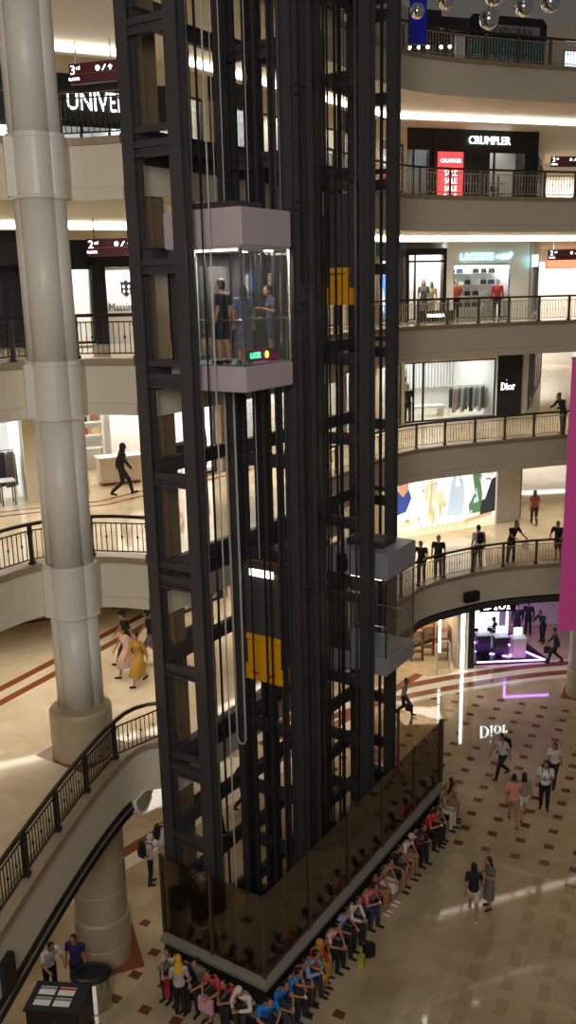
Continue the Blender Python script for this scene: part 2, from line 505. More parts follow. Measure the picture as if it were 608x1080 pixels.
# floor inlays: curved red and white bands before the ground-floor shops, straight bands on the first floor
def band(pts, w, z, m):
    return trim(MB().sweep(pts, [(-w / 2, 0), (-w / 2, .006), (w / 2, .006), (w / 2, 0)], z), m)
with GROUND():
    arc = smooth_line([(-1.5, 31.2), (2.2, 34.0), (4.9, 35.2), (8.0, 36.3), (12, 37.3), (18, 37.4)], 3)
    band(arc, 1.9, .001, 'inlay_white')
    band(offset(arc, .5), .42, .006, 'inlay_red')
    band(offset(arc, -.42), .42, .006, 'inlay_red')
for d in (-.36, .36):
    band(offset([(-11.2, 20.4), (-5.28, 31.2), (2.5, 45)], d), .30, 5.001, 'inlay_red')
band(smooth_line([(-12, 30.5), (-10, 30.9), (-8.2, 31.7), (-7.2, 32.8)], 3), .22, 5.001, 'inlay_red')
with GROUND():
    band([(-10.5, 17.5), (-4.2, 24.8), (6, 36.6)], .5, .002, 'inlay_white')
    band(offset([(-10.5, 17.5), (-4.2, 24.8), (6, 36.6)], .45), .42, .002, 'inlay_red')
for d in (-.3, .3):
    band(offset([(-14, 24.2), (-9, 27.3), (-6, 28.6), (1, 37)], d), .12, 10.001, 'inlay_red')

# ------------------------------------------------------------------ railings
def railing(pts, z, label, group, light=False, step=1.55):
    t = thing('railing', label, 'railing', (pts[0][0], pts[0][1], z + .09), 0, group)
    ox, oy = pts[0]
    loc = [(x - ox, y - oy) for x, y in pts]
    fine = walk(loc, .35)
    MB().sweep(fine, [(-.045, .98), (-.055, 1.02), (-.03, 1.06), (.03, 1.06), (.055, 1.02), (.045, .98)]).build('handrail', 'handrail', t)
    bays = walk(loc, step)
    for p in bays:
        mb = MB(); a = 0
        mb.box((p[0], p[1], .49), (.10, .10, .98)); mb.box((p[0], p[1], .03), (.16, .16, .06)); mb.box((p[0], p[1], .80), (.13, .13, .05))
        mb.build('post', 'post_light' if light else 'railing_dark', t)
    bm_ = 'baluster_light' if light else 'railing_dark'
    for p, q in zip(bays, bays[1:]):
        seg = MB(); d = Vector((q[0] - p[0], q[1] - p[1])); L = d.length; d.normalize(); an = math.atan2(d.y, d.x)
        mx, my = (p[0] + q[0]) / 2, (p[1] + q[1]) / 2
        seg.box((mx, my, .86), (L, .03, .03), an); seg.box((mx, my, .12), (L, .03, .03), an)
        k = max(2, int(L / .13))
        for i in range(1, k):
            s_ = L * i / k
            seg.box((p[0] + d.x * s_, p[1] + d.y * s_, .49), (.018, .018, .74), an)
            if i % 3 == 0:
                seg.lathe([(.006, -.07), (.034, 0), (.006, .07)], (p[0] + d.x * s_, p[1] + d.y * s_, .50), 6)
        seg.build('baluster_panel', bm_, t)
    return t
NAME = {1: 'first', 2: 'second', 3: 'third', 4: 'fourth', 5: 'top'}
for n, z in LV.items():
    l, r = edges(n)
    l = [p for p in offset(l, .12) if p[1] > 11]
    r = [p for p in offset(r, .12) if p[0] < 17]
    if n < 5:
        railing(l, z, 'dark railing with thin balusters on the %s balcony up, at the cream column' % NAME[n], 'atrium railings')
    railing(r, z, 'railing with slim bright balusters on the far balcony, %s level up, before the shops' % NAME[n], 'atrium railings', True)
# ================================================================== LIFT SHAFT (local x = a along the shaft, y = b across it)
shaft = thing('lift_shaft', 'tall open frame of dark steel posts and cross beams around the two glass lifts', 'lift shaft', (CX, CY, 0), UANG)
ZB = [-.35, 1.36, 3.05, 5.0, 7.7, 9.97, 12.45, 14.72, 17.2, 19.62, 22.0, 24.2, 26.6, 29.0]
TOP = 31.
def post(a, b, wa=.30, wb=.30):
    """H-section column: two flanges and a web"""
    mb = MB()
    mb.b2(a - wa / 2, a - wa / 2 + .05, b - wb / 2, b + wb / 2, ZG, TOP)
    mb.b2(a + wa / 2 - .05, a + wa / 2, b - wb / 2, b + wb / 2, ZG, TOP)
    mb.b2(a - wa / 2 + .05, a + wa / 2 - .05, b - .05, b + .12, ZG, TOP)
    mb.build('post', 'steel', shaft)
FR = {'A': (.35, (1.75, 3.05)), 'B': (3.4, (1.0, 2.75)), 'C': (7.2, (1.0, 2.75)), 'D': (10.25, (1.75, 3.05))}
for a, b, w in ((4.3, 1.22, .16), (4.3, .99, .10), (3.0, 2.62, .20), (3.05, 1.68, .12), (3.0, 1.19, .14), (4.0, 2.2, .12), (6.7, 2.2, .14)):
    MB().b2(a - w / 2, a + w / 2, b - w / 2, b + w / 2, ZG, TOP).build('mullion', 'steel', shaft)
for k, (a, bs) in FR.items():
    for b in bs:
        post(a, b, .34 if k in 'BC' else .30, .32)
    b0, b1 = bs
    for i, z in enumerate(ZB):
        mb = MB(); plat = z in (5.0, 9.97, 14.72, 19.62, 24.2)
        mb.b2(a - .09, a + .09, b0 - .05, b1 + .05, z - .02, z + .02 + .10); mb.b2(a - .02, a + .02, b0, b1, z - .16, z + .02)
        mb.b2(a - .09, a + .09, b0 - .05, b1 + .05, z - .20, z - .15)
        if plat and k in 'AD':
            mb.b2(a - .06, a + .06, b0, b1, z + .28, z + .42)
        mb.build('cross_beam', 'steel', shaft)
for (a0, a1, b) in ((.35, 3.4, 2.9), (3.4, 7.2, 2.75), (7.2, 10.25, 2.9)):
    for z in ZB[:-1]:
        mb = MB(); zz = z + .25
        mb.b2(a0, a1, b - .02, b + .02, zz - .17, zz + .10); mb.b2(a0, a1, b - .09, b + .09, zz + .10, zz + .14); mb.b2(a0, a1, b - .09, b + .09, zz - .21, zz - .17)
        mb.build('side_beam', 'steel', shaft)
# guide rails with their brackets
for a, b, w in ((.62, 2.0, .10), (3.12, 2.0, .10), (3.12, 1.08, .07), (3.12, 2.55, .07), (7.48, 2.0, .10), (7.48, 1.1, .07), (9.98, 2.0, .10), (6.92, 1.2, .07), (6.92, 2.5, .07), (3.75, 1.25, .08), (3.7, 2.3, .08), (5.1, 2.0, .10), (5.6, 2.5, .12)):
    mb = MB(); mb.b2(a - w / 2, a + w / 2, b - .012, b + .012, ZG, TOP); mb.b2(a - .012, a + .012, b - w / 2, b + w / 2, ZG, TOP)
    mb.build('guide_rail', 'rail_steel' if w == .07 else 'steel2', shaft)
# slender twin straps that clip the rails between frames
for z in (1.9, 4.2, 6.4, 8.9, 11.3, 13.5, 16.1, 18.4, 20.9, 23.1):
    MB().b2(3.38, 3.86, .80, .84, z, z + .04).b2(3.38, 3.86, .80, .84, z + .2, z + .24).build('rail_bracket', 'steel2', shaft)
# landing door jambs, standing from slab to slab behind the frame
for n in range(0, 6):
    z0 = 5. * n + .03 if n else ZG
    for a in (1.55, 2.75, 7.85, 9.05):
        MB().b2(a - .22, a + .22, 3.46, 3.86, z0, 5 * n + 3.74).build('door_jamb', 'jamb_brown', shaft)
    for a0, a1 in ((1.33, 2.97), (7.63, 9.27)):
        MB().b2(a0, a1, 3.50, 3.82, 5 * n + 2.5, 5 * n + 2.9).build('door_header', 'steel', shaft)
# pit frame with buffers
for a in (1.2, 2.4, 8.1, 9.3):
    MB().tube((a, 1.3, ZG), (a, 1.3, ZG + .7), .11, n=14).tube((a, 1.3, ZG + .7), (a, 1.3, ZG + .9), .15, n=14).build('buffer', 'steel2', shaft)

# ------------------------------------------------------------------ panoramic cabs
def cab(zb, label, a0, a1, mp, en, disp):
    """zb = underside; local frame of the shaft"""
    t = thing('glass_lift_cab', label, 'lift', (*PT(a0, .65), zb), UANG, 'panoramic lifts')
    w, d = a1 - a0, 2.05
    ch = .22                                           # clipped front corner
    def plan(e=0.): return [(-e, -e + ch * 0), (w + e, -e), (w + e, d + e), (-e, d + e)]
    mb = MB().prism(plan(.03), 0, .56); mb.build('floor_box', mp, t, bevel=.03)
    mb = MB().prism(plan(.04), 3.10, 3.90); mb.build('roof_box', mp, t, bevel=.03)
    MB().b2(.03, w - .03, .03, d - .03, .562, .585).build('cab_floor', 'cab_floor', t)
    MB().b2(.05, w - .05, .05, d - .05, 3.06, 3.098).build('cab_ceiling', 'cream_soffit', t)
    g = .012
    for nm, q in (('glass_panel', (0, w, 0, g)), ('glass_panel', (0, g, g, d * .62)), ('glass_panel', (w - g, w, g, d * .62))):
        MB().b2(q[0], q[1], q[2], q[3], .58, 3.08).build(nm, 'cab_glass', t)
    MB().b2(0, g * 2, d * .62, d, .58, 3.08).b2(w - 2 * g, w, d * .62, d, .58, 3.08).build('side_wall', 'rail_steel', t)
    for x, y in ((.0, .0), (w, .0), (0, d * .62), (w, d * .62)):
        MB().box((x, y + .01, 1.83), (.04, .04, 2.5)).build('mullion', 'chrome', t)
    # doors towards the landing
    for x0, x1 in ((.30, w / 2 - .01), (w / 2 + .01, w - .30)):
        MB().b2(x0, x1, d - .05, d - .015, .59, 2.75).build('door', 'cab_glass', t)
    MB().b2(0, w, d - .06, d, 2.76, 3.08).build('door_header', 'steel', t)
    for x in (.15, w - .15):
        MB().b2(x - .15, x + .15, d - .06, d, .58, 2.76).build('door_jamb', 'chrome', t)
    mb = MB(); zr = 1.55
    mb.path([(.06, d * .6, zr), (.06, .07, zr), (w - .06, .07, zr), (w - .06, d * .6, zr)], .022, 8)
    for x in (.06, w - .06): mb.tube((x, .07, .58), (x, .07, zr), .016)
    mb.build('handrail', 'chrome', t)
    MB().b2(.12, .22, .25, d - .3, 3.02, 3.058).build('ceiling_light', 'lamp_warm', t)
    MB().b2(w - .5, w - .2, .30, .36, 3.02, 3.058).build('ceiling_light', 'lamp_warm', t)
    MB().b2(.35, .75, d - .10, d - .065, 2.15, 2.65).build('screen', 'screen_blue', t)
    if disp:
        dp = MB().b2(w * .10, w * .66, .05, .10, .64, .90).build('display', 'black_matt', t)
        tx = text('lettering', 'UOR', .19, 'sign_green', dp, (w * .26, .045, .77))
        mb = MB().ball((w * .50, .045, .77), (.07, .02, .085), 12, 8); mb.ball((w * .50, .03, .76), (.04, .012, .05), 10, 6)
        mb.build('emblem', 'sign_amber', dp)
    # bracket shoes and the hoist cables over the roof
    for k in range(6):
        x = w * .35 + .11 * k
        MB().tube((x, d * .55, 3.9), (x, d * .55, TOP - zb), .013, n=6).build('hoist_cable', 'cable' if k % 3 else 'pale_cable', t)
    for x in (-.12, w + .12):
        mb = MB(); mb.b2(x - .11, x + .11, d * .66, d * .66 + .25, 3.2, 3.75); mb.b2(x - .06, x + .06, d * .66 - .06, d * .66, 3.28, 3.62); mb.build('guide_shoe', 'black', t)
    MB().b2(w * .25, w * .75, .4, d - .4, 3.9, 4.08).build('roof_frame', 'steel', t, bevel=.01)
    ld = bpy.data.lights.new('cab_lamp', 'AREA'); ld.shape = 'RECTANGLE'; ld.size = .9; ld.size_y = .9; ld.energy = en; ld.color = (1, .92, .82)
    lo = bpy.data.objects.new('cab_lamp', ld); COL.objects.link(lo); lo.location = (*PT(a0 + w / 2, .65 + d * .5), zb + 3.03)
    return t
cab1 = cab(14.43, 'upper glass lift cab with pale pink panels and three riders inside', .9, 2.78, 'cab_panel', 40, True)
cab2 = cab(5.02, 'lower glass lift cab with grey panels, empty, at the right side of the shaft', 7.8, 9.68, 'cab_panel2', 5, False)
# loop of travelling cable under the upper cab
pts = []
for i in range(13):
    t_ = PI * i / 12
    pts.append((1.6, 1.66 + .14 * math.cos(t_), -9.45 - .22 * math.sin(t_)))
pts = [(1.6, 1.80, -.02)] + pts + [(1.6, 1.52, -.02)]
MB().path(pts, .03, 8).build('travelling_cable', 'pale_cable', cab1)
# ------------------------------------------------------------------ counterweights
def counterweight(a, b0, b1, z0, z1, zy, label, emb):
    t = thing('counterweight', label, 'counterweight', (*PT(a, (b0 + b1) / 2), z0), UANG, 'lift counterweights')
    w = b1 - b0; h = z1 - z0
    MB().b2(-.12, .12, -w / 2 + .04, w / 2 - .04, zy - z0, h - .1).build('weight_stack', 'cw_dark', t, bevel=.01)
    mb = MB()
    for s in (-1, 1): mb.b2(-.15, .15, s * w / 2 - .05, s * w / 2 + .05, .5, h)
    mb.b2(-.15, .15, -w / 2, w / 2, h, h + .14)
    mb.build('frame', 'steel', t)
    mb = MB(); hy = zy - z0
    mb.b2(-.16, .14, -w / 2 + .06, w / 2 - .06, .42, hy - .12); mb.b2(-.19, .16, -w / 2 + .04, w / 2 - .04, hy - .09, hy + .06); mb.b2(-.20, .16, -w / 2 - .02, w / 2 + .02, 0.02, .46)
    y_ = mb.build('yellow_block', 'yellow', t, bevel=.015)
    if emb:
        for sg in (-1, 1):
            c = sg * .26
            MB().poly([(-.206, c + dy, .26 + dz) for dy, dz in ((-.16, .05), (-.06, .0), (0, .03), (.06, 0), (.16, .05), (.06, -.07), (-.06, -.07))]).build('emblem', 'red', y_)
    MB().b2(-.13, .13, -w * .42, w * .42, h + .14, h + .22).build('lamp_bar', 'brass', t)
    if emb:
        MB().b2(-.17, -.13, -.35, .38, h - .22, h - .04).build('pale_plate', 'plate_glow', t)  # brightness put in as emission; the plate is no lamp
    for k in (-2, -1, 0, 1, 2):
        MB().tube((0, k * .08, h + .2), (0, k * .08, TOP - z0), .013, n=6).build('hoist_cable', 'cable' if k % 2 or not emb else 'pale_cable', t)
    return t
M['plate_glow'] = mat('plate_glow', (1, 1, 1), emit=(1, .93, .82), es=2.2)
counterweight(3.08, 1.2, 2.38, 6.5, 9.65, 7.75, 'dark counterweight with yellow lower block, low in the shaft, pale plate at its top', True)
counterweight(6.92, 1.25, 1.98, 16.15, 19.15, 17.1, 'dark counterweight with yellow lower block, high in the shaft beside the middle post', False)
# free cables and hanging flex in the shaft
k = 0
for a, b, r, m in ((1.5, 2.55, .02, 'black'), (1.75, 2.55, .014, 'pale_cable'), (2.0, 2.5, .02, 'black'), (3.0, 2.66, .022, 'black'), (4.4, 1.3, .02, 'black'), (4.9, 1.5, .02, 'black'), (5.2, 1.9, .035, 'black'), (6.2, 1.6, .02, 'black'), (6.4, 1.5, .02, 'black'), (5.0, 1.0, .03, 'black'), (6.0, 1.5, .022, 'black'), (5.0, .72, .02, 'black'), (6.0, 1.1, .018, 'black'), (6.0, .9, .018, 'black'), (2.6, 2.2, .03, 'black'), (2.6, 1.46, .03, 'black'), (2.6, 1.3, .03, 'black'), (2.6, .95, .035, 'black'), (2.2, 1.6, .025, 'black'), (7.9, 2.35, .02, 'black'), (8.5, 2.3, .016, 'pale_cable'), (8.9, 1.9, .02, 'black'), (9.6, 2.4, .02, 'black'), (.75, 1.35, .02, 'pale_cable'), (.62, 1.45, .02, 'black')):
    MB().tube((a, b, ZG), (a, b, TOP), r, n=6).build('shaft_cable', m, shaft)

# ------------------------------------------------------------------ glass enclosure round the foot of the shaft
fence = thing('glass_enclosure', 'bronze tinted glass fence on a dark stone curb around the foot of the lift shaft', 'glass fence', (CX, CY, 0), UANG)
loop = [(0, 3.25), (0, 0), (10.6, 0), (10.6, 3.2)]
def shift(d): return offset(loop, d)
# overhanging sloped stone top, a recessed wall under it and a bench along the wall
MB().sweep(loop, [(-.15, .0), (-.15, .09), (.10, .22), (.10, .0)]).build('curb', 'curb_dark', fence)
MB().sweep(loop, [(.0, ZG), (.0, .0), (.11, .0), (.11, ZG)]).build('wall_panel', 'black_matt', fence)
MB().sweep(loop, [(-.36, ZG + .54), (-.36, ZG + .60), (-.0, ZG + .60), (-.0, ZG + .54)]).build('bench', 'curb_dark', fence)
MB().sweep(loop, [(-.26, ZG), (-.26, ZG + .54), (-.22, ZG + .54), (-.22, ZG)]).build('bench_support', 'black_matt', fence)
def gpanel(p, q):
    d = Vector((q[0] - p[0], q[1] - p[1])); L = d.length; an = math.atan2(d.y, d.x)
    MB().box(((p[0] + q[0]) / 2, (p[1] + q[1]) / 2, 1.37), (L - .05, .02, 2.26), an).build('glass_panel', 'fence_glass', fence)
def gpost(p, h=2.5, w=.07):
    MB().b2(p[0] - w / 2, p[0] + w / 2, p[1] - w / 2, p[1] + w / 2, .22, h).build('post', 'fence_post', fence)
G = [(0, 3.2), (0, 1.6), (0, 0), (2.1, 0), (4.2, 0), (6.3, 0), (8.5, 0), (10.6, 0), (10.6, 1.6), (10.6, 3.2)]
for p, q in zip(G, G[1:]): gpanel(p, q)
for i, p in enumerate(G): gpost(p, 2.54, .13 if p == (10.6, 0) or p == (10.6, 3.2) else .075)
MB().b2(.15, 10.45, .15, 3.1, ZG, ZG + .012).build('pit_floor', 'pit_floor', fence)
# ================================================================== SHOPS
class Fr:
    """a shop-front line: s along it, depth behind it"""
    def __init__(s, p, d):
        L = math.hypot(*d); s.p = p; s.d = (d[0] / L, d[1] / L); s.n = (-s.d[1], s.d[0]); s.ang = math.atan2(d[1], d[0])
    def pt(s, a, dep, z=None):
        x, y = s.p[0] + s.d[0] * a + s.n[0] * dep, s.p[1] + s.d[1] * a + s.n[1] * dep
        return (x, y) if z is None else (x, y, z)
    def M4(s, a=0, dep=0, z=0):
        return Matrix.Translation(s.pt(a, dep, z)) @ Matrix.Rotation(s.ang, 4, 'Z')
LF = Fr((-9, 28.9), (2.8, 1.3)); BK = Fr((-4.1, 31.3), (10.06, 13.33)); RT = Fr((5.96, 44.63), (.95, .31)); R1 = Fr((5.21, 41.32), (.913, .408))
GF = Fr((7.73, 37.4), (1, .05))
WN = [0]
def fb(mb, fr, s0, s1, d0, d1, z0, z1):
    mb.box(((s0 + s1) / 2, (d0 + d1) / 2, (z0 + z1) / 2), (s1 - s0, d1 - d0, z1 - z0), 0, fr.M4())
def wall(side, fr, boxes, m):
    mb = MB()
    for b in boxes: fb(mb, fr, *b)
    return struct('wall_' + side, mb, m)
def window(fr, s0, s1, z0, z1, mulls=(), frame='black', dep=.06):
    WN[0] += 1
    mb = MB(); fb(mb, fr, s0, s1, dep, dep + .02, z0, z1)
    w = struct('window_%d' % WN[0], mb, 'glass')
    mb = MB()
    for m in (s0, *mulls, s1): fb(mb, fr, m - .035, m + .035, dep - .04, dep + .07, z0, z1)
    fb(mb, fr, s0, s1, dep - .04, dep + .07, z1 - .06, z1); fb(mb, fr, s0, s1, dep - .04, dep + .07, z0, z0 + .08)
    o = mb.build('window_frame', frame); o.parent = w
    return w
def area(loc, sx, sy, energy, col=(1, .95, .88), rot=(0, 0, 0)):
    ld = bpy.data.lights.new('shop_light', 'AREA'); ld.shape = 'RECTANGLE'; ld.size = sx; ld.size_y = sy; ld.energy = energy; ld.color = col
    o = bpy.data.objects.new('shop_light', ld); COL.objects.link(o); o.location = loc; o.rotation_euler = rot
    return o
def store(side, fr, s0, s1, z, inner='shop_white', hdr='cream', pier='cream', en=60, col=(1, .95, .88), depth=4.2, open_h=3.0, glass=True, mulls=(), pw=.3, top=3.78, frame='black', backm=None):
    wall(side, fr, [(s0 - pw, s1 + pw, 0, .22, z + open_h, z + top)], hdr)
    wall(side, fr, [(s0 - pw, s0, 0, .4, z, z + open_h), (s1, s1 + pw, 0, .4, z, z + open_h)], pier)
    wall(side, fr, [(s0 - .06, s0, .4, depth, z, z + top), (s1, s1 + .06, .4, depth, z, z + top)], inner)
    wall(side, fr, [(s0 - .06, s1 + .06, depth, depth + .1, z, z + top)], backm or inner)
    if glass: window(fr, s0, s1, z + .03, z + open_h, mulls, frame)
    if en: area(fr.pt((s0 + s1) / 2, depth * .45, z + open_h + .3), (s1 - s0) * .8, depth * .6, en, col, (0, 0, fr.ang))
def thing_at(name, label, cat, fr, s, dep, z, group=None, flip=False):
    return thing(name, label, cat, fr.pt(s, dep, z), fr.ang + (PI if flip else 0), group)
ORD = {1: 'first', 2: 'second', 3: 'third', 4: 'fourth', 5: 'top'}

# ---- plain lit shops seen through the shaft
styles = [('shop_white', 'cream', 90, (1, .96, .9)), ('shop_warm', 'shop_dark', 55, (1, .86, .66)), ('shop_white', 'black', 80, (.86, .93, 1)), ('shop_dark', 'black', 40, (1, .9, .8)), ('shop_white', 'cream', 100, (1, .9, .8)), ('shop_warm', 'cream', 60, (1, .9, .75))]
for n, z in LV.items():
    L = 16.6; k = 6; w = L / k
    for i in range(k):
        st = styles[(i * 2 + n * 3 + (i * n) % 2) % len(styles)]
        st = (st[0], st[1], st[2] * (.5 if n == 4 else .8), st[3])
        if n == 5: st = ('shop_warm', 'cream', 16, (1, .9, .75))
        store('back', BK, i * w + .3, (i + 1) * w - .3, z, st[0], st[1], 'cream' if st[1] == 'cream' else 'jamb_brown', st[2], st[3], 3.2)
# poster with a dark figure in the second-level shop behind the left posts
t = thing_at('poster', 'white poster with a dark standing figure, behind the left posts on the second level', 'poster', BK, 1.3, -.1, 10.3)
MB().b2(-.75, .75, 0, .05, 0, 2.3).build('panel', 'lamp_paper', t)
mb = MB(); mb.poly([(x, -.006, z_) for x, z_ in ((.1, .1), (.5, .1), (.55, 1.0), (.45, 1.55), (.34, 1.6), (.4, 1.85), (.3, 2.0), (.2, 1.85), (.26, 1.6), (.1, 1.5), (.05, .9))]); mb.build('figure', 'grey', t)
mb = MB(); mb.poly([(x, -.006, z_) for x, z_ in ((-.6, .1), (-.3, .1), (-.28, 1.2), (-.42, 1.9), (-.55, 1.3))]); mb.build('bottle_shape', 'screen_pale', t)
# ground floor behind the shaft
with GROUND():
    GB = Fr((-13, 25.5), (19.2, 14.6))
    for i in range(6):
        st = styles[(i * 3 + 1) % 6]
        store('back', GB, i * 3.6 + 5.3, i * 3.6 + 8.3, 0, st[0], 'cream', 'cream', st[2] * .8, st[3], 2.6, top=4.6)
    wall('back', GB, [(-6, 5.0, 0, .3, 0, 4.6)], 'cream')
# simple goods in those shops: a display table with a box-shaped plinth
def display(fr, s, dep, z, label, m, n=0):
    t = thing_at('display_table', label, 'table', fr, s, dep, z, 'display tables behind the shaft')
    MB().b2(-.55, .55, -.35, .35, .72, .78).build('table_top', m, t)
    for x in (-.48, .48):
        for y in (-.28, .28): MB().b2(x - .03, x + .03, y - .03, y + .03, 0, .72).build('leg', 'grey', t)
for n in (1, 2, 3, 4):
    for i in range(6):
        display(BK, i * 16.6 / 6 + 1.4, 1.6, LV[n], 'display table in a lit shop behind the lift shaft', ['wood', 'white', 'grey'][(i + n) % 3])

# ---- left wing
# level 4: dark shop with a big white sign
z = 20.
store('left', LF, 1.2, 5.1, z, 'shop_white', 'black', 'black', 60, (.80, .88, 1), 3.0, 1.75, True, (2.2, 3.1, 4.0), top=3.2)
wall('left', LF, [(1.0, 5.4, 0, .3, z + 3.2, z + 3.78)], 'cream')
t = thing_at('shop_sign', 'big white glowing capital letters on the black shop front at the upper left', 'sign', LF, 3.95, -.06, z + 2.28)
MB().b2(-1.95, 1.95, .0, .05, -.45, .75).build('board', 'black_matt', t)
text('lettering', 'UNIVERSA', .80, 'sign_white', t, (0, -.02, .12), sx=.70)
store('left', LF, -6, .7, z, 'shop_dark', 'black', 'black', 25, depth=3., open_h=2.6)
t = thing_at('light_box', 'small white light box at the left edge, behind the cream column', 'sign', LF, .55, -.1, z + 1.15); MB().b2(-.35, .35, 0, .1, 0, .45).build('panel', 'lamp_cool', t); MB().b2(-.4, .4, .1, .14, -.05, .5).build('frame', 'black', t)
for i, (s, c) in enumerate(((1.8, (60, 90, 170)), (2.6, (200, 205, 220)), (3.5, (40, 45, 60)), (4.4, (150, 170, 210)))):
    t = thing_at('display_plinth', ['blue', 'white', 'dark', 'pale blue'][i] + ' display plinth behind the glass under the big white letters', 'display', LF, s, 1.0, z, 'display plinths')
    MB().b2(-.3, .3, -.25, .25, 0, .9).build('base', cmat(c), t, bevel=.02); MB().b2(-.34, .34, -.28, .28, .9, .96).build('top', 'white', t)
# level 3
z = 15.
store('left', LF, 2.24, 3.06, z, 'shop_white', 'black', 'black', 40, depth=3., open_h=2.45, pw=.12, top=3.3)
wall('left', LF, [(3.06, 3.52, -.1, .5, z, z + 2.5)], 'black')
wall('left', LF, [(3.0, 5.4, 0, .5, z + 2.45, z + 3.3)], 'black')
wall('left', LF, [(3.52, 5.3, .8, .9, z, z + 2.6)], 'shop_white')
area(LF.pt(4.4, .35, z + 2.4), 1.4, .4, 26, (1, .95, .88), (0, 0, LF.ang))
wall('left', LF, [(1.9, 5.5, 0, .3, z + 3.3, z + 3.78)], 'cream')
t = thing_at('shop_sign', 'black script lettering under a crest on the white shop wall, left wing', 'sign', LF, 4.42, .77, z + 1.0)
text('lettering', 'Massimo Dutti', .38, 'black', t, (.25, -.0, .15), sx=.8)
mb = MB(); mb.poly([(x * .2, 0, .78 + y * .26) for x, y in ((-1, 1), (-.5, .75), (0, 1.15), (.5, .75), (1, 1), (.9, .2), (.95, -.5), (.4, -.8), (0, -1.1), (-.4, -.8), (-.95, -.5), (-.9, .2))])
cr = mb.build('crest', 'black', t)
mb = MB()
for x, y in ((-.45, .2), (.45, .2), (-.4, -.4), (.4, -.4)): mb.poly([(x * .2 + dx, -.008, .78 + y * .26 + dy) for dx, dy in ((-.05, 0), (0, -.07), (.05, 0), (0, .07))])
mb.build('crest_marks', 'white', cr)
t = thing_at('display_counter', 'white counter under the crest sign', 'counter', LF, 4.3, .45, z); MB().b2(-.7, .7, -.2, .25, 0, .86).build('body', 'white', t); MB().b2(-.74, .74, -.24, .29, .86, .92).build('top', 'marble_grey', t)
store('left', LF, -6, 1.75, z, 'shop_dark', 'black', 'black', 18, depth=3., open_h=2.6, mulls=(.2, 1.1))
# level 2
z = 10.
store('left', LF, -6.5, .42, z, 'shop_white', 'cream', 'cream', 130, (.80, .9, 1), 3.4, 2.95, False)
wall('left', LF, [(.42, 2.35, -.2, .5, z, z + 3.78)], 'cream')
store('left', LF, 2.5, 5.2, z, 'shop_white', 'cream', 'cream', 70, (1, .92, .82), 4.6, 3.1, False, pw=.15)
rk = thing_at('clothes_rail', 'clothes rail with coats in the bright shop at the left edge', 'clothes rail', LF, -.35, .7, z)
mb = MB(); mb.tube((-.9, 0, 1.65), (.55, 0, 1.65), .02); [mb.tube((x, 0, 0), (x, 0, 1.65), .02) for x in (-.9, .55)]; mb.build('rail', 'chrome', rk)
def garment(fr, s, dep, z, top, h, c, label, group, rot=.0, w=.44):
    t = thing_at('garment', label, 'clothing', fr, s, dep, z + top, group)
    t.rotation_euler[2] += rot
    mb = MB(); pr = [(-.04, .12), (-.12, .42), (-.5, .46), (-h, .52)]
    rings = []
    for zz, ww in pr:
        q = ww / .46 * w / 2
        rings.append([mb.bm.verts.new(p) for p in ((-q, -.05, zz), (-q * .4, -.09, zz), (q * .4, -.09, zz), (q, -.05, zz), (q, .05, zz), (q * .4, .09, zz), (-q * .4, .09, zz), (-q, .05, zz))])
    for A, B in zip(rings, rings[1:]):
        for i in range(8): mb._f([A[i], A[(i + 1) % 8], B[(i + 1) % 8], B[i]])
    mb._f(rings[0]); mb._f(rings[-1][::-1])
    mb.build('cloth', cmat(c), t)
    MB().path([(-.16, 0, -.07), (0, 0, -.01), (.16, 0, -.07)], .008).tube((0, 0, -.01), (0, 0, .05), .006).build('hanger', 'grey', t)
    return t
for i, (c, nm) in enumerate((((40, 40, 46), 'charcoal'), ((150, 60, 60), 'dull red'), ((214, 90, 80), 'coral'), ((60, 66, 84), 'slate blue'), ((110, 100, 96), 'taupe'))):
    garment(LF, -1.0 + i * .27, .7, z, 1.62, 1.0 + .05 * i, c, nm + ' coat on the clothes rail at the left edge', 'coats at the left edge', .7)
t = thing_at('display_bench', 'low dark metal display bench in front of the coats at the left edge', 'bench', LF, -.4, -.1, z)
MB().b2(-.6, .45, -.3, .3, .78, .82).build('top', 'white', t)
for x in (-.55, .0, .4):
    for y in (-.27, .27): MB().b2(x - .02, x + .02, y - .02, y + .02, 0, .78).build('leg', 'railing_dark', t)
ct = thing_at('shop_counter', 'pale reception counter in the open shop left of the shaft, second level', 'counter', LF, 3.9, 1.3, z)
MB().b2(-.75, .75, -.3, .3, .1, .95).build('body', 'shop_warm', ct, bevel=.02); MB().b2(-.8, .8, -.36, .36, .95, 1.02).build('top', 'white', ct); MB().b2(-.7, .7, -.25, .25, 0, .1).build('plinth', 'wood', ct)
sh = thing_at('display_shelf', 'white wall shelf unit with small bags in the open shop left of the shaft', 'shelf', LF, 3.3, 4.0, z)
for k in range(4): MB().b2(-.7, .7, -.2, .15, .9 + k * .5, .94 + k * .5).build('shelf', 'white', sh)
for x in (-.7, .7): MB().b2(x - .03, x + .03, -.2, .15, 0, 2.6).build('upright', 'white', sh)
def handbag(fr, s, dep, z, c, label, group, w=.30, h=.24):
    t = thing_at('handbag', label, 'bag', fr, s, dep, z, group)
    mb = MB(); mb.prism([(-w / 2, -.07), (w / 2, -.07), (w / 2, .07), (-w / 2, .07)], 0, h)
    for v in mb.bm.verts:
        if v.co.z > h / 2: v.co.y *= .55; v.co.x *= .9
    mb.build('body', cmat(c), t, bevel=.012)
    MB().path([(-w * .28, 0, h), (-w * .24, 0, h + .10), (0, 0, h + .14), (w * .24, 0, h + .10), (w * .28, 0, h)], .010).build('handle', cmat(c), t)
    return t
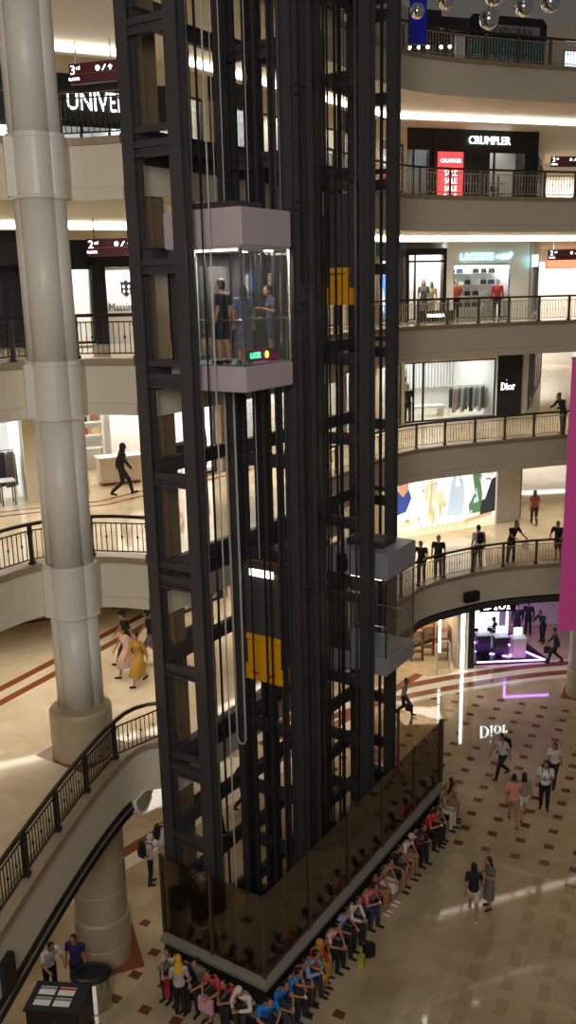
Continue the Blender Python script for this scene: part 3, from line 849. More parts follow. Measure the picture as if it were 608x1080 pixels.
for i, (c, nm) in enumerate((((30, 28, 30), 'black'), ((150, 40, 36), 'dark red'), ((190, 160, 120), 'tan'), ((60, 60, 66), 'grey'), ((30, 28, 30), 'black'), ((120, 80, 50), 'brown'))):
    handbag(LF, 2.85 + (i % 3) * .45, 3.95, z + 1.44 + (i // 3) * .5, c, nm + ' handbag on the ' + ('lower' if i < 3 else 'upper') + ' board of the white wall shelf, left wing', 'bags on the wall shelf')
def plant(fr, s, dep, z, label):
    t = thing_at('potted_plant', label, 'plant', fr, s, dep, z)
    MB().lathe([(.14, 0), (.2, .4), (.22, .42), (.18, .42)], n=18).build('pot', 'wood', t)
    mb = MB(); r = random.Random(3)
    for k in range(26):
        a = r.uniform(0, 2 * PI); l = r.uniform(.25, .48); up = r.uniform(.3, .9)
        p0 = Vector((0, 0, .4)); p1 = p0 + Vector((math.cos(a) * l * .5, math.sin(a) * l * .5, up * .8)); p2 = p1 + Vector((math.cos(a) * l * .5, math.sin(a) * l * .5, -.05))
        sd = Vector((-math.sin(a), math.cos(a), 0)) * .05
        mb.poly([p0, p1 - sd, p2, p1 + sd])
    mb.build('leaves', 'leaf', t)
plant(LF, 4.55, -.7, z, 'green potted plant beside the pale counter, left of the shaft')

# ---- hanging direction signs
def dir_sign(x, y, z, rz, w, h, num, label, suff='nd'):
    t = thing('direction_sign', label, 'sign', (x, y, z), rz, 'hanging direction signs')
    MB().b2(-w / 2, w / 2, -.06, .06, -h / 2, h / 2).build('panel', 'purple_sign', t, bevel=.01)
    for k in (-1, 1): MB().tube((k * w * .36, 0, h / 2), (k * w * .36, 0, h / 2 + .55), .02).build('hanger_rod', 'chrome', t)
    MB().b2(-w / 2, w / 2, -.066, -.06, -.02, .0).build('divider', 'brass', t)
    text('lettering', num, h * .62, 'sign_white', t, (-w * .42, -.065, h * .16), ext=.003)
    text('lettering', suff, h * .26, 'sign_white', t, (-w * .31, -.065, h * .26), ext=.003)
    text('lettering', 'FLOOR', h * .20, 'sign_white', t, (-w * .40, -.065, -h * .26), ext=.003)
    for i in range(3):
        mb = MB(); c = w * (.10 + i * .13); q = h * .13
        if i == 0: mb.ball((c, -.066, h * .18), (q, .004, q), 10, 6)
        elif i == 1: mb.poly([(c - q, -.067, h * .18 - q), (c - q * .4, -.067, h * .18 - q), (c + q, -.067, h * .18 + q), (c + q * .4, -.067, h * .18 + q)])
        else: mb.poly([(c - q, -.067, h * .18), (c, -.067, h * .18 + q), (c + q, -.067, h * .18), (c + q * .3, -.067, h * .18), (c + q * .3, -.067, h * .18 - q), (c - q * .3, -.067, h * .18 - q), (c - q * .3, -.067, h * .18)])
        mb.build('icon', 'sign_white', t)
    return t
dir_sign(-4.98, 26.5, 22.42, -.30, 1.45, .52, '3', 'purple hanging direction sign with a white 3, fourth level left', 'rd')
dir_sign(-4.80, 26.5, 17.88, -.10, 1.42, .48, '2', 'purple hanging direction sign with a white 2, third level left', 'nd')
dir_sign(13.6, 44.6, 17.95, .1, 1.9, .48, '2', 'purple hanging direction sign with a white 2, third level right', 'nd')
dir_sign(14.4, 48, 22.55, .1, 1.7, .5, '3', 'purple hanging direction sign at the right edge, fourth level', 'rd')

# ---- right wing, level 2: glass boutique
z = 10.
store('right', RT, -.6, 5.05, z, 'shop_white', 'cream', 'shop_white', 120, (.93, .97, 1), 5.0, 3.0, True, (.45, .98), .1)
pl = thing_at('sign_pillar', 'black sign pillar with a white serif name beside the white boutique', 'sign', RT, 5.9, .05, z)
MB().b2(-.72, .72, 0, .7, 0, 3.7).build('body', 'black', pl, bevel=.01)
def dior(parent, h, loc, m, ry=0.):
    """white serif word: D, i, o, r drawn as thick and thin strokes"""
    mb = MB()
    def ring(cx, rx, ry_, tx, ty, a0=0, a1=2 * PI, n=20):
        o_, i_ = [], []
        for k in range(n + 1):
            t_ = a0 + (a1 - a0) * k / n
            o_.append((cx + rx * math.cos(t_), .0, ry_ + ry_ * math.sin(t_))); i_.append((cx + (rx - tx) * math.cos(t_), 0, ry_ + (ry_ - ty) * math.sin(t_)))
        for k in range(n): mb.poly([o_[k], o_[k + 1], i_[k + 1], i_[k]])
    def bar(x0, x1, z0, z1): mb.poly([(x0, 0, z0), (x1, 0, z0), (x1, 0, z1), (x0, 0, z1)])
    bar(.06, .20, 0, 1); bar(0, .3, 0, .06); bar(0, .3, .94, 1)
    ring(.28, .48, .5, .16, .06, -PI / 2, PI / 2)
    bar(.90, 1.03, 0, .64); bar(.84, 1.1, 0, .05); bar(.84, .96, .59, .64); ring(.965, .08, .08, .079, .079)
    for v in list(mb.bm.verts)[-84:]: v.co.z += .76
    ring(1.46, .30, .325, .12, .04)
    bar(1.90, 2.03, 0, .64); bar(1.84, 2.12, 0, .05); bar(1.84, 1.96, .59, .64); bar(2.0, 2.28, .55, .64); bar(2.18, 2.28, .47, .6)
    for v in mb.bm.verts: v.co = Vector(((v.co.x - 1.14) * h, v.co.y, v.co.z * h))
    o = mb.build('lettering', m, parent); o.location = loc
    return o
dior(pl, .36, (-.1, -.008, 1.38), 'sign_white')
wall('right', RT, [(6.65, 6.95, 0, .5, z, z + 3.78)], 'marble_grey')
wall('right', RT, [(-.6, 5.05, 4.6, 4.7, z + 1.2, z + 3.0)], 'shop_white')
# slatted backdrop
mb = MB()
for i in range(22): fb(mb, RT, .9 + i * .19, .98 + i * .19, 4.45, 4.58, z + 1.2, z + 3.6)
t = mb.build('slat_screen', 'shop_white'); tag(t, 'white vertical slat screen at the back of the white boutique', 'screen')
def rail(fr, s0, s1, dep, z, label):
    t = thing_at('clothes_rail', label, 'clothes rail', fr, (s0 + s1) / 2, dep, z)
    w = (s1 - s0) / 2
    mb = MB(); mb.tube((-w, 0, 1.6), (w, 0, 1.6), .02); [mb.tube((x, 0, 0), (x, 0, 1.6), .02) for x in (-w, w)]; mb.build('rail', 'chrome', t)
    MB().b2(-w - .1, w + .1, -.25, .25, 0, .05).build('base', 'white', t)
rail(RT, 2.9, 4.95, .9, z, 'chrome clothes rail with pale garments in the white boutique')
gc = [((70, 72, 76), 'charcoal'), ((180, 178, 172), 'pale grey'), ((206, 170, 160), 'pink'), ((120, 124, 128), 'grey'), ((214, 208, 198), 'cream'), ((90, 110, 124), 'slate'), ((170, 160, 150), 'beige'), ((60, 62, 70), 'dark grey'), ((196, 200, 204), 'silver'), ((140, 156, 160), 'blue grey'), ((222, 214, 206), 'ivory'), ((110, 104, 100), 'taupe')]
for i, (c, nm) in enumerate(gc):
    garment(RT, 3.0 + i * .168, .9, z, 1.58, 1.05 + .12 * ((i * 5) % 3), c, nm + ' garment on the chrome rail of the white boutique', 'garments on the boutique rail', .8)
sh = thing_at('display_shelf', 'white shelf with two black handbags at the left of the boutique', 'shelf', RT, .05, 1.0, z)
MB().b2(-.6, .6, -.2, .2, 1.95, 2.0).b2(-.6, .6, -.2, .2, 1.2, 1.25).build('shelf', 'white', sh); MB().b2(-.62, .62, .2, .25, 0, 2.6).build('back', 'shop_white', sh)
handbag(RT, -.2, .95, z + 2.0, (30, 30, 34), 'left black handbag on the white boutique shelf', 'boutique handbags', .34); handbag(RT, .3, .95, z + 2.0, (34, 32, 34), 'right black handbag on the white boutique shelf', 'boutique handbags', .34)
tb = thing_at('display_table', 'low white display table behind the boutique glass', 'table', RT, 1.9, 2.2, z)
MB().b2(-1.3, 1.3, -.35, .35, .45, .55).build('table_top', 'white', tb)
for x in (-1.2, 1.2): MB().b2(x - .05, x + .05, -.3, .3, 0, .45).build('leg', 'white', tb)

# ---- right wing, level 3: fashion window, bag shop
z = 15.
store('right', RT, .1, 2.0, z, 'shop_white', 'black', 'black', 60, (1, .95, .88), 1.3, 3.15, True, (.45,), .12, top=3.4)
mb = MB(); fb(mb, RT, .1, 2.0, .02, .12, z + 2.75, z + 2.85); o = mb.build('window_bar', 'black'); tag(o, 'black transom bar across the fashion window', 'window bar')
t = thing_at('label_bar', 'black name bar with small white letters under the fashion window', 'sign', RT, 1.0, -1.2, z); MB().b2(-.95, .95, 0, .1, 0, .50).build('panel', 'black', t); text('lettering', 'MARELLA', .22, 'sign_white', t, (-.05, -.02, .27))
wall('right', RT, [(2.12, 2.48, -.05, .4, z, z + 3.78)], 'shop_white')
wall('right', RT, [(-1.9, -.05, 0, .3, z + 2.3, z + 3.78)], 'black')
t = thing_at('shop_sign', 'white star emblem over small white letters on black, seen between the lift posts', 'sign', RT, -1.35, -.03, z + 2.75)
mb = MB(); mb.poly([((.22 if i % 2 == 0 else .09) * math.sin(PI * i / 5), 0, .42 + (.22 if i % 2 == 0 else .09) * math.cos(PI * i / 5)) for i in range(10)]); mb.build('emblem', 'sign_white', t)
text('lettering', 'RAOUL', .26, 'sign_white', t, (0, -.01, .0))
t = thing_at('poster', 'blue backlit poster with white shapes, seen between the lift posts on the third level', 'poster', RT, -1.4, -.2, z + .4)
MB().b2(-.5, .5, 0, .06, 0, 1.85).build('panel', 'screen_blue', t)
mb = MB(); mb.poly([(-.3, -.005, .2), (-.1, -.005, .9), (-.25, -.005, 1.5), (.05, -.005, 1.2), (.2, -.005, .5), (.1, -.005, .1)]); mb.poly([(.2, -.005, 1.3), (.4, -.005, 1.6), (.42, -.005, 1.1)]); mb.build('picture', 'sign_white', t)
store('right', RT, 2.5, 5.68, z, 'shop_white', 'shop_white', 'shop_white', 110, (.93, 1, 1), 2.6, 2.65, True, (), .1, frame='chrome')
t = thing_at('shop_sign', 'teal glowing letters with a green crocodile emblem over the bag shop', 'sign', RT, 4.1, -.05, z + 2.98)
text('lettering', 'LACOSTE', .46, 'sign_teal', t, (-.35, -.01, 0), sx=.95)
mb = MB(); cr = [(-.42, -.02), (-.30, .06), (-.12, .05), (-.05, .12), (.06, .08), (.2, .13), (.34, .1), (.42, .16), (.36, .2), (.46, .22), (.52, .1), (.44, .0), (.3, -.06), (.26, -.14), (.18, -.07), (0, -.08), (-.06, -.15), (-.12, -.07), (-.28, -.03), (-.4, -.08)]
mb.prism(cr, -.01, .01); [setattr(v, 'co', Vector((v.co.x + 1.12, v.co.z - .02, v.co.y))) for v in mb.bm.verts]; mb.build('emblem', 'sign_teal', t)
sh = thing_at('display_shelf', 'white wall of shelves full of bags behind the teal letters', 'shelf', RT, 4.0, .85, z)
for k in range(4): MB().b2(-1.35, 1.35, -.18, .2, .55 + k * .55, .58 + k * .55).build('shelf', 'white', sh)
MB().b2(-1.48, 1.6, .2, .25, 0, 2.64).build('back', 'shop_white', sh)
bc = [((26, 26, 30), 'black'), ((40, 60, 110), 'navy'), ((30, 30, 34), 'black'), ((190, 190, 180), 'pale'), ((60, 40, 36), 'dark brown')]
for r_ in range(4):
    for i in range(6):
        c, nm = bc[(i * 2 + r_ * 3) % 5]
        if (i + r_) % 7 == 5: continue
        handbag(RT, 2.85 + i * .45, .83, z + .58 + r_ * .55, c, '%s bag, %s in the %s row of the teal-lettered shop' % (nm, ['first', 'second', 'third', 'fourth', 'fifth', 'last'][i], ['bottom', 'lower', 'upper', 'top'][r_]), 'bags on the shop shelves', .30 + .04 * (i % 2), .22)
wall('right', RT, [(5.78, 6.75, -.0, .4, z, z + 3.78)], 'shop_white')
wall('right', RT, [(6.75, 6.85, 0, 6, z, z + 3.78)], 'marble_grey')
t = thing_at('projecting_sign', 'small glowing teal projecting sign at the shop corner, third level', 'sign', RT, 6.85, -.35, z + 2.75); MB().b2(-.05, .05, -.2, .2, -.28, .28).build('panel', 'sign_teal', t); MB().b2(-.03, .03, .2, .35, -.03, .03).build('bracket', 'grey', t)
# ---- right wing, level 4: dark bag shop
z = 20.
store('right', RT, 1.45, 6.3, z, 'shop_dark', 'black', 'black', 30, (1, .96, .9), 4.5, 2.85, True, (2.85, 4.6), .14)
t = thing_at('shop_sign', 'white rounded glowing letters on the black shop header, fourth level right', 'sign', RT, 4.25, -.05, z + 3.30)
text('lettering', 'CRUMPLER', .50, 'sign_white', t, (0, -.02, 0), sx=.92, ext=.02)
t = thing_at('poster', 'red poster with white lettering behind the railing, fourth level right', 'poster', RT, 2.15, -.15, z + .1)
MB().b2(-.66, .66, 0, .05, 0, 2.65).build('panel', 'poster_red', t)
for y_, tx, sz in ((2.25, 'CRUMPLER', .24), (1.7, 'SALE', .34), (1.35, 'SALE', .34), (1.0, 'SALE', .34), (.65, 'SALE', .34), (.3, 'UP TO', .14)): text('lettering', tx, sz, 'sign_white', t, (0, -.01, y_), ext=.003, sx=.95)
for i in range(9):
    t = thing_at('track_spotlight', 'tiny bright spotlight in the row on the dark bag shop ceiling', 'spotlight', RT, 3.1 + i * .09, .5 + i * .42, z + 3.0, 'spotlights of the dark bag shop')
    MB().tube((0, 0, 0), (0, 0, .12), .04).build('body', 'black', t); MB().b2(-.035, .035, -.035, .035, -.02, -.003).build('lens', 'lamp_dot', t)
for i in range(4):
    sh = thing_at('bag_rack', ['first', 'second', 'third', 'fourth'][i] + ' black rack hung with bags from the red poster, dark bag shop', 'rack', RT, 3.2 + i * .78, 1.2, z, 'racks in the dark bag shop')
    MB().b2(-.03, .03, -.03, .03, 0, 1.9).build('pole', 'grey', sh); MB().b2(-.3, .3, -.2, .2, 0, .04).build('base', 'black', sh); MB().b2(-.32, .32, -.02, .02, 1.5, 1.54).b2(-.32, .32, -.02, .02, 1.0, 1.04).build('arm', 'grey', sh)
    for j in range(4):
        handbag(RT, 3.2 + i * .78 + (-.17 if j % 2 else .17), 1.45, z + (1.18 if j < 2 else .66), [(70, 30, 30), (40, 44, 52), (26, 26, 28), (90, 86, 80)][(i + j) % 4], ['dark red', 'slate', 'black', 'grey'][(i + j) % 4] + ' bag on the ' + ['first', 'second', 'third', 'fourth'][i] + ' black rack, ' + ('upper' if j < 2 else 'lower') + (' right hook' if j % 2 == 0 else ' left hook'), 'bags on the black racks', .28, .26)
store('right', RT, -3.3, 1.15, z, 'grey', 'black', 'black', 36, (.95, .98, 1), 3, 2.9, True, (-1.0, .3), .12)
t = thing_at('shop_sign', 'white glowing sign letters seen between the lift posts, fourth level', 'sign', RT, -1.35, -.05, z + 3.25); text('lettering', 'NEW', .46, 'sign_white', t, (0, -.01, 0), ext=.02)
t = thing_at('poster', 'red and white backlit poster between the lift posts, fourth level', 'poster', RT, -1.0, -.1, z + .3); MB().b2(-.5, .5, 0, .05, 0, 2.2).build('panel', 'lamp_paper', t)
mb = MB(); mb.poly([(-.35, -.005, .3), (.3, -.005, .2), (.35, -.005, 1.2), (.05, -.005, 1.9), (-.3, -.005, 1.4)]); mb.build('picture', 'poster_red', t)
wall('right', RT, [(6.45, 7.0, 0, 4, z, z + 3.78)], 'black')
t = thing_at('light_box', 'pale blue light box on the corner wall by the dark bag shop', 'sign', RT, 7.06, .6, z + 2.0); MB().b2(0, .08, -.35, .35, 0, .9).build('panel', 'screen_pale', t)
# ---- top level
z = 25.
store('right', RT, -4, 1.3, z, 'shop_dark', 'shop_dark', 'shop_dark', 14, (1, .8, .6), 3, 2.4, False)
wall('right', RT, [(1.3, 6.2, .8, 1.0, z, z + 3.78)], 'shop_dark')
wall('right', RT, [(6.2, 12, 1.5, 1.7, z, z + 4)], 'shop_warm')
bn = thing('fence_banner', 'teal banner with pale lettering under a dark arched board on the top balcony', 'banner', (9.3, 39.7, 25.0), .33)
MB().b2(-1.75, 1.75, 0, .06, .05, 1.15).build('cloth', 'teal', bn)
text('lettering', 'PETROSAINS', .46, 'banner_text', bn, (-.3, -.02, .42), ext=.004)
mb = MB(); mb.prism([(-1.8, 1.15), (1.8, 1.15), (1.8, 1.85), (1.6, 2.05), (-1.6, 2.05), (-1.8, 1.85)], .02, .10)
for v in mb.bm.verts: v.co = Vector((v.co.x, v.co.z, v.co.y))
ab = mb.build('arched_board', 'black', bn); MB().b2(-1.0, 1.45, .0, .02, 1.32, 1.72).build('name_plate', 'grey', ab)
text('lettering', 'EXPLORASI', .36, 'black', bn, (.2, -.012, 1.5), ext=.004)
for i in range(5):
    t = thing('pedestal_lamp', ['first', 'second', 'third', 'fourth', 'fifth'][i] + ' small glowing lamp from the blue banner on the top balcony', 'lamp', (5.3 + i * .42, 39.5 + (i * 7 % 3) * .4, 25), 0, 'small lamps on the top balcony')
    MB().tube((0, 0, 0), (0, 0, .85 + .1 * (i % 3)), .03).build('stem', 'grey', t); MB().ball((0, 0, .93 + .1 * (i % 3)), .07).build('bulb', 'lamp_soft', t)
t = thing('pedestal', 'pale square pedestal beside the teal banner on the top balcony', 'pedestal', (7.2, 39.2, 25), .33); MB().b2(-.2, .2, -.2, .2, 0, 1.2).build('body', 'white', t, bevel=.02); MB().b2(-.24, .24, -.24, .24, 1.2, 1.26).build('cap', 'grey', t)
t = thing('display_screen', 'white screen behind a dark car shape at the right end of the top balcony', 'screen', (12.9, 41.6, 25.3), .3); MB().b2(-.8, .8, 0, .06, 0, .8).build('panel', 'screen_pale', t); MB().b2(-.85, .85, .06, .1, -.3, .85).build('frame', 'black', t)
# long hanging banners
bl = thing('hanging_banner', 'narrow royal blue banner hanging from above at the top balcony', 'banner', (5.12, 36.0, 25.2), .2, 'hanging banners'); MB().b2(-.33, .33, -.01, .01, 0, 6).build('cloth', 'blue', bl); MB().tube((-.36, 0, .0), (.36, 0, 0), .025).build('hem_bar', 'grey', bl)
pk = thing('hanging_banner', 'wide magenta banner hanging down at the right edge of the atrium', 'banner', (8.95, 24.4, 6.95), .05, 'hanging banners')
MB().b2(-1.25, 1.25, -.012, .012, 0, 7.7).build('cloth', 'pink', pk); MB().tube((-1.27, 0, -.02), (1.27, 0, -.02), .03).build('hem_bar', 'pink', pk); MB().tube((-1.27, 0, 7.72), (1.27, 0, 7.72), .03).build('hem_bar', 'grey', pk)
for x in (-1.1, 1.1): MB().tube((x, 0, 7.7), (x, 0, 22), .008).build('suspension_wire', 'cable', pk)
# silver balls
for i, (x, y, zz, r) in enumerate(((5.25, 31, 25.26, .29), (5.77, 27, 23.65, .27), (7.21, 29, 24.48, .28), (7.43, 27, 24.04, .27), (6.1, 28, 24.5, .27), (4.45, 31.5, 25.1, .24))):
    t = thing('hanging_ball', ['small silver ball hanging highest near the blue banner', 'silver ball hanging at the left over the teal banner', 'silver ball in the middle of the hanging row', 'silver ball hanging farthest right, nearest the edge', 'silver ball hanging at the very top of the picture', 'small silver ball half behind the blue banner'][i], 'ornament', (x, y, zz), 0, 'silver hanging balls')
    MB().ball((0, 0, 0), r, 24, 16).build('ball', 'silver_ball', t, smooth=True); MB().tube((0, 0, r * .98), (0, 0, 7), .008).build('string', 'cable', t)

# ---- right wing, level 1: big backlit picture
z = 5.
led = thing_at('light_wall', 'huge backlit advertising picture of dressed-up guests and a white handbag, first balcony', 'advertisement', R1, 2.72, 0, z + .0)
M['led_white'] = mat('led_white', (.9, .9, .88), emit=(1, .98, .94), es=.55)
MB().b2(-2.95, 2.9, 0, .3, 0, 3.7).build('panel', 'led_white', led)
def patch(name, pts, m, lay=1):
    mb = MB(); mb.poly([(x, -.004 * lay, y_) for x, y_ in pts]); return mb.build(name, m, led)
def oval(cx_, cy_, rx2, ry2, n=18): return [(cx_ + rx2 * math.cos(2 * PI * i / n), cy_ + ry2 * math.sin(2 * PI * i / n)) for i in range(n)]
for k, c in (('led_blue', (.05, .10, .42)), ('led_skin', (.80, .42, .26)), ('led_dark', (.03, .035, .045)), ('led_green', (.12, .26, .12)), ('led_pale', (.62, .78, .92)), ('led_cream', (.95, .86, .62)), ('led_gold', (.72, .52, .26)), ('led_grey', (.5, .52, .5))):
    M[k] = mat(k, c, emit=c, es=.35)
patch('floor_area', [(-2.95, 0), (2.9, 0), (2.9, .45), (-2.95, .35)], 'led_cream', 1)
patch('dress', [(-2.95, 1.1), (-2.3, 1.25), (-2.0, 1.9), (-2.15, 2.35), (-2.45, 2.0), (-2.75, 2.3), (-2.95, 2.2)], 'led_blue', 2)
patch('neck', [(-2.75, 2.28), (-2.45, 1.98), (-2.16, 2.33), (-2.2, 2.9), (-2.7, 2.9)], 'led_skin', 3)
patch('face', oval(-2.45, 2.95, .25, .32), 'led_skin', 4)
patch('hat', [(-2.3, 2.9), (-1.7, 3.3), (-1.95, 2.6)], 'led_pale', 3)
patch('bag', [(-2.75, .42), (-1.75, .5), (-1.68, 1.15), (-2.7, 1.1)], 'led_cream', 4)
patch('bag_flap', [(-2.6, .72), (-1.85, .78), (-1.75, 1.13), (-2.68, 1.08)], 'led_white', 5)
patch('bag_clasp', [(-2.35, .68), (-2.1, .69), (-2.1, .9), (-2.35, .9)], 'led_gold', 6)
for i, (a_, b_) in enumerate((((-1.2, 1.3), (-.7, 2.9)), ((-.6, 1.1), (-.2, 1.9)), ((-1.0, .7), (-.6, 1.5)))):
    patch('blossom', oval((a_[0] + b_[0]) / 2, (a_[1] + b_[1]) / 2, .35, .6), 'led_cream', 2)
    patch('blossom_stem', [(a_[0] + .2, a_[1] - .3), (a_[0] + .26, a_[1] - .3), (b_[0] - .1, b_[1] - .4), (b_[0] - .2, b_[1] - .4)], 'led_gold', 3)
patch('coat', [(.0, .75), (.95, .75), (1.05, 1.6), (.95, 2.5), (.65, 2.75), (.35, 2.7), (.2, 2.2)], 'led_pale', 2)
patch('face', oval(.6, 2.98, .2, .26), 'led_skin', 3); patch('hat', [(.05, 3.15), (1.2, 3.2), (1.2, 3.32), (.05, 3.28)], 'led_dark', 4)
patch('shirt', [(.5, 2.2), (.75, 2.2), (.66, 2.7), (.56, 2.7)], 'led_white', 4)
patch('bush', [(1.35, .7), (2.0, .75), (2.1, 1.6), (1.95, 2.4), (2.0, 3.2), (1.6, 3.4), (1.5, 2.6), (1.65, 1.8), (1.3, 1.2)], 'led_green', 2)
patch('leaves', [(1.55, 1.2), (1.9, 1.3), (1.75, 1.9)], 'led_pale', 3)
patch('jacket', [(1.95, .6), (2.88, .7), (2.88, 2.45), (2.55, 2.3), (2.3, 1.5), (2.05, 1.3)], 'led_dark', 4)
patch('shirt', [(2.3, 1.5), (2.2, 1.3), (2.15, 2.2), (2.35, 2.5), (2.6, 2.3)], 'led_white', 5)
patch('face', oval(2.5, 2.85, .27, .36), 'led_cream', 5); patch('bow_tie', [(2.25, 2.32), (2.55, 2.42), (2.55, 2.3), (2.25, 2.42)], 'led_dark', 6)
patch('shoe', [(1.0, .3), (2.7, .5), (2.7, .72), (1.1, .5)], 'led_gold', 3)
for i in range(16):
    x0 = -1.55 + (i * 37 % 100) / 100 * 1.5; z0 = .65 + (i * 53 % 100) / 100 * 2.3; sg = 1 if i % 2 else -1
    patch('leaf', [(x0, z0), (x0 + .10 * sg, z0 + .16), (x0 + .05 * sg, z0 + .34), (x0 - .04 * sg, z0 + .18)], ['led_gold', 'led_white', 'led_cream', 'led_grey'][i % 4], 4)
for i in range(12):
    x0 = 1.45 + (i * 29 % 60) / 100; z0 = .8 + (i * 47 % 100) / 100 * 2.3
    patch('leaf', oval(x0, z0, .07, .12, 8), ['led_pale', 'led_grey', 'led_green'][i % 3], 3)
o = text('lettering', 'La vie creative', .48, 'led_gold', led, (-.1, -.03, .36), ext=.002); o.rotation_euler = (PI / 2, 0, 0)
wall('right', R1, [(5.7, 7.1, -.05, .5, z, z + 3.78)], 'marble_grey')
wall('right', R1, [(-.6, 5.7, .32, .5, z, z + 3.78)], 'shop_dark')
wall('right', R1, [(-.7, -.5, -.0, 3.0, z, z + 3.78)], 'cream')
store('right', Fr((11.9, 44.6), (3.5, 14.)), .3, 9, z, 'shop_warm', 'cream', 'jamb_brown', 90, (1, .9, .75), 2.6, 3.0, True, (2, 4, 6), .25)
# ---- corridor at the right
CR = Fr((12.6, 46.9), (6.2, 19.5))
for n in (2, 3, 4, 5):
    z = LV[n]
    if n == 2:
        store('right', CR, .2, 3.2, z, 'shop_white', 'grey', 'marble_grey', 60, (1, .96, .9), 2.2, 3.1, True, (1.2,), .3)
        wall('right', CR, [(3.2, 3.6, -.15, .5, z + .6, z + 3.78)], 'black')
        store('right', CR, 4, 20, z, 'shop_white', 'shop_white', 'marble_grey', 220, (1, .94, .85), 2.2, 3.1, True, (7, 10, 13, 16))
    else:
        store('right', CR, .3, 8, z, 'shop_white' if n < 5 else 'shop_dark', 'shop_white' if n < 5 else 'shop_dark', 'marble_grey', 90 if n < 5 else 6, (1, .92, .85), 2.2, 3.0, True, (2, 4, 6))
EN = {1: 62, 2: 73, 3: 58, 4: 58, 5: 58}
for n in LV:
    z = LV[n]; e = Fr((10, EN[n]), (1, .12))
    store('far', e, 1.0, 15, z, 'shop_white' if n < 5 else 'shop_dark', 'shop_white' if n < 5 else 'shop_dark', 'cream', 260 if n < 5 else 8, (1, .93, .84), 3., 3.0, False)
t = thing('shop_sign', 'red glowing sign bar over the shop at the end of the corridor, third level', 'sign', (19, 57.9, 17.9), .12); MB().b2(-2.6, 2.6, 0, .12, -.3, .3).build('panel', 'sign_red', t); MB().b2(-2.7, 2.7, .12, .2, -.36, .36).build('frame', 'white', t)
t = thing('display_rug', 'orange red patterned display behind the corridor railing, fourth level', 'display', (17.2, 53.5, 20), .12); MB().b2(-1.6, 1.6, 0, .25, .2, 1.1).build('cloth', 'rug', t); MB().b2(-1.7, 1.7, -.05, .35, 0, .2).build('plinth', 'white', t)

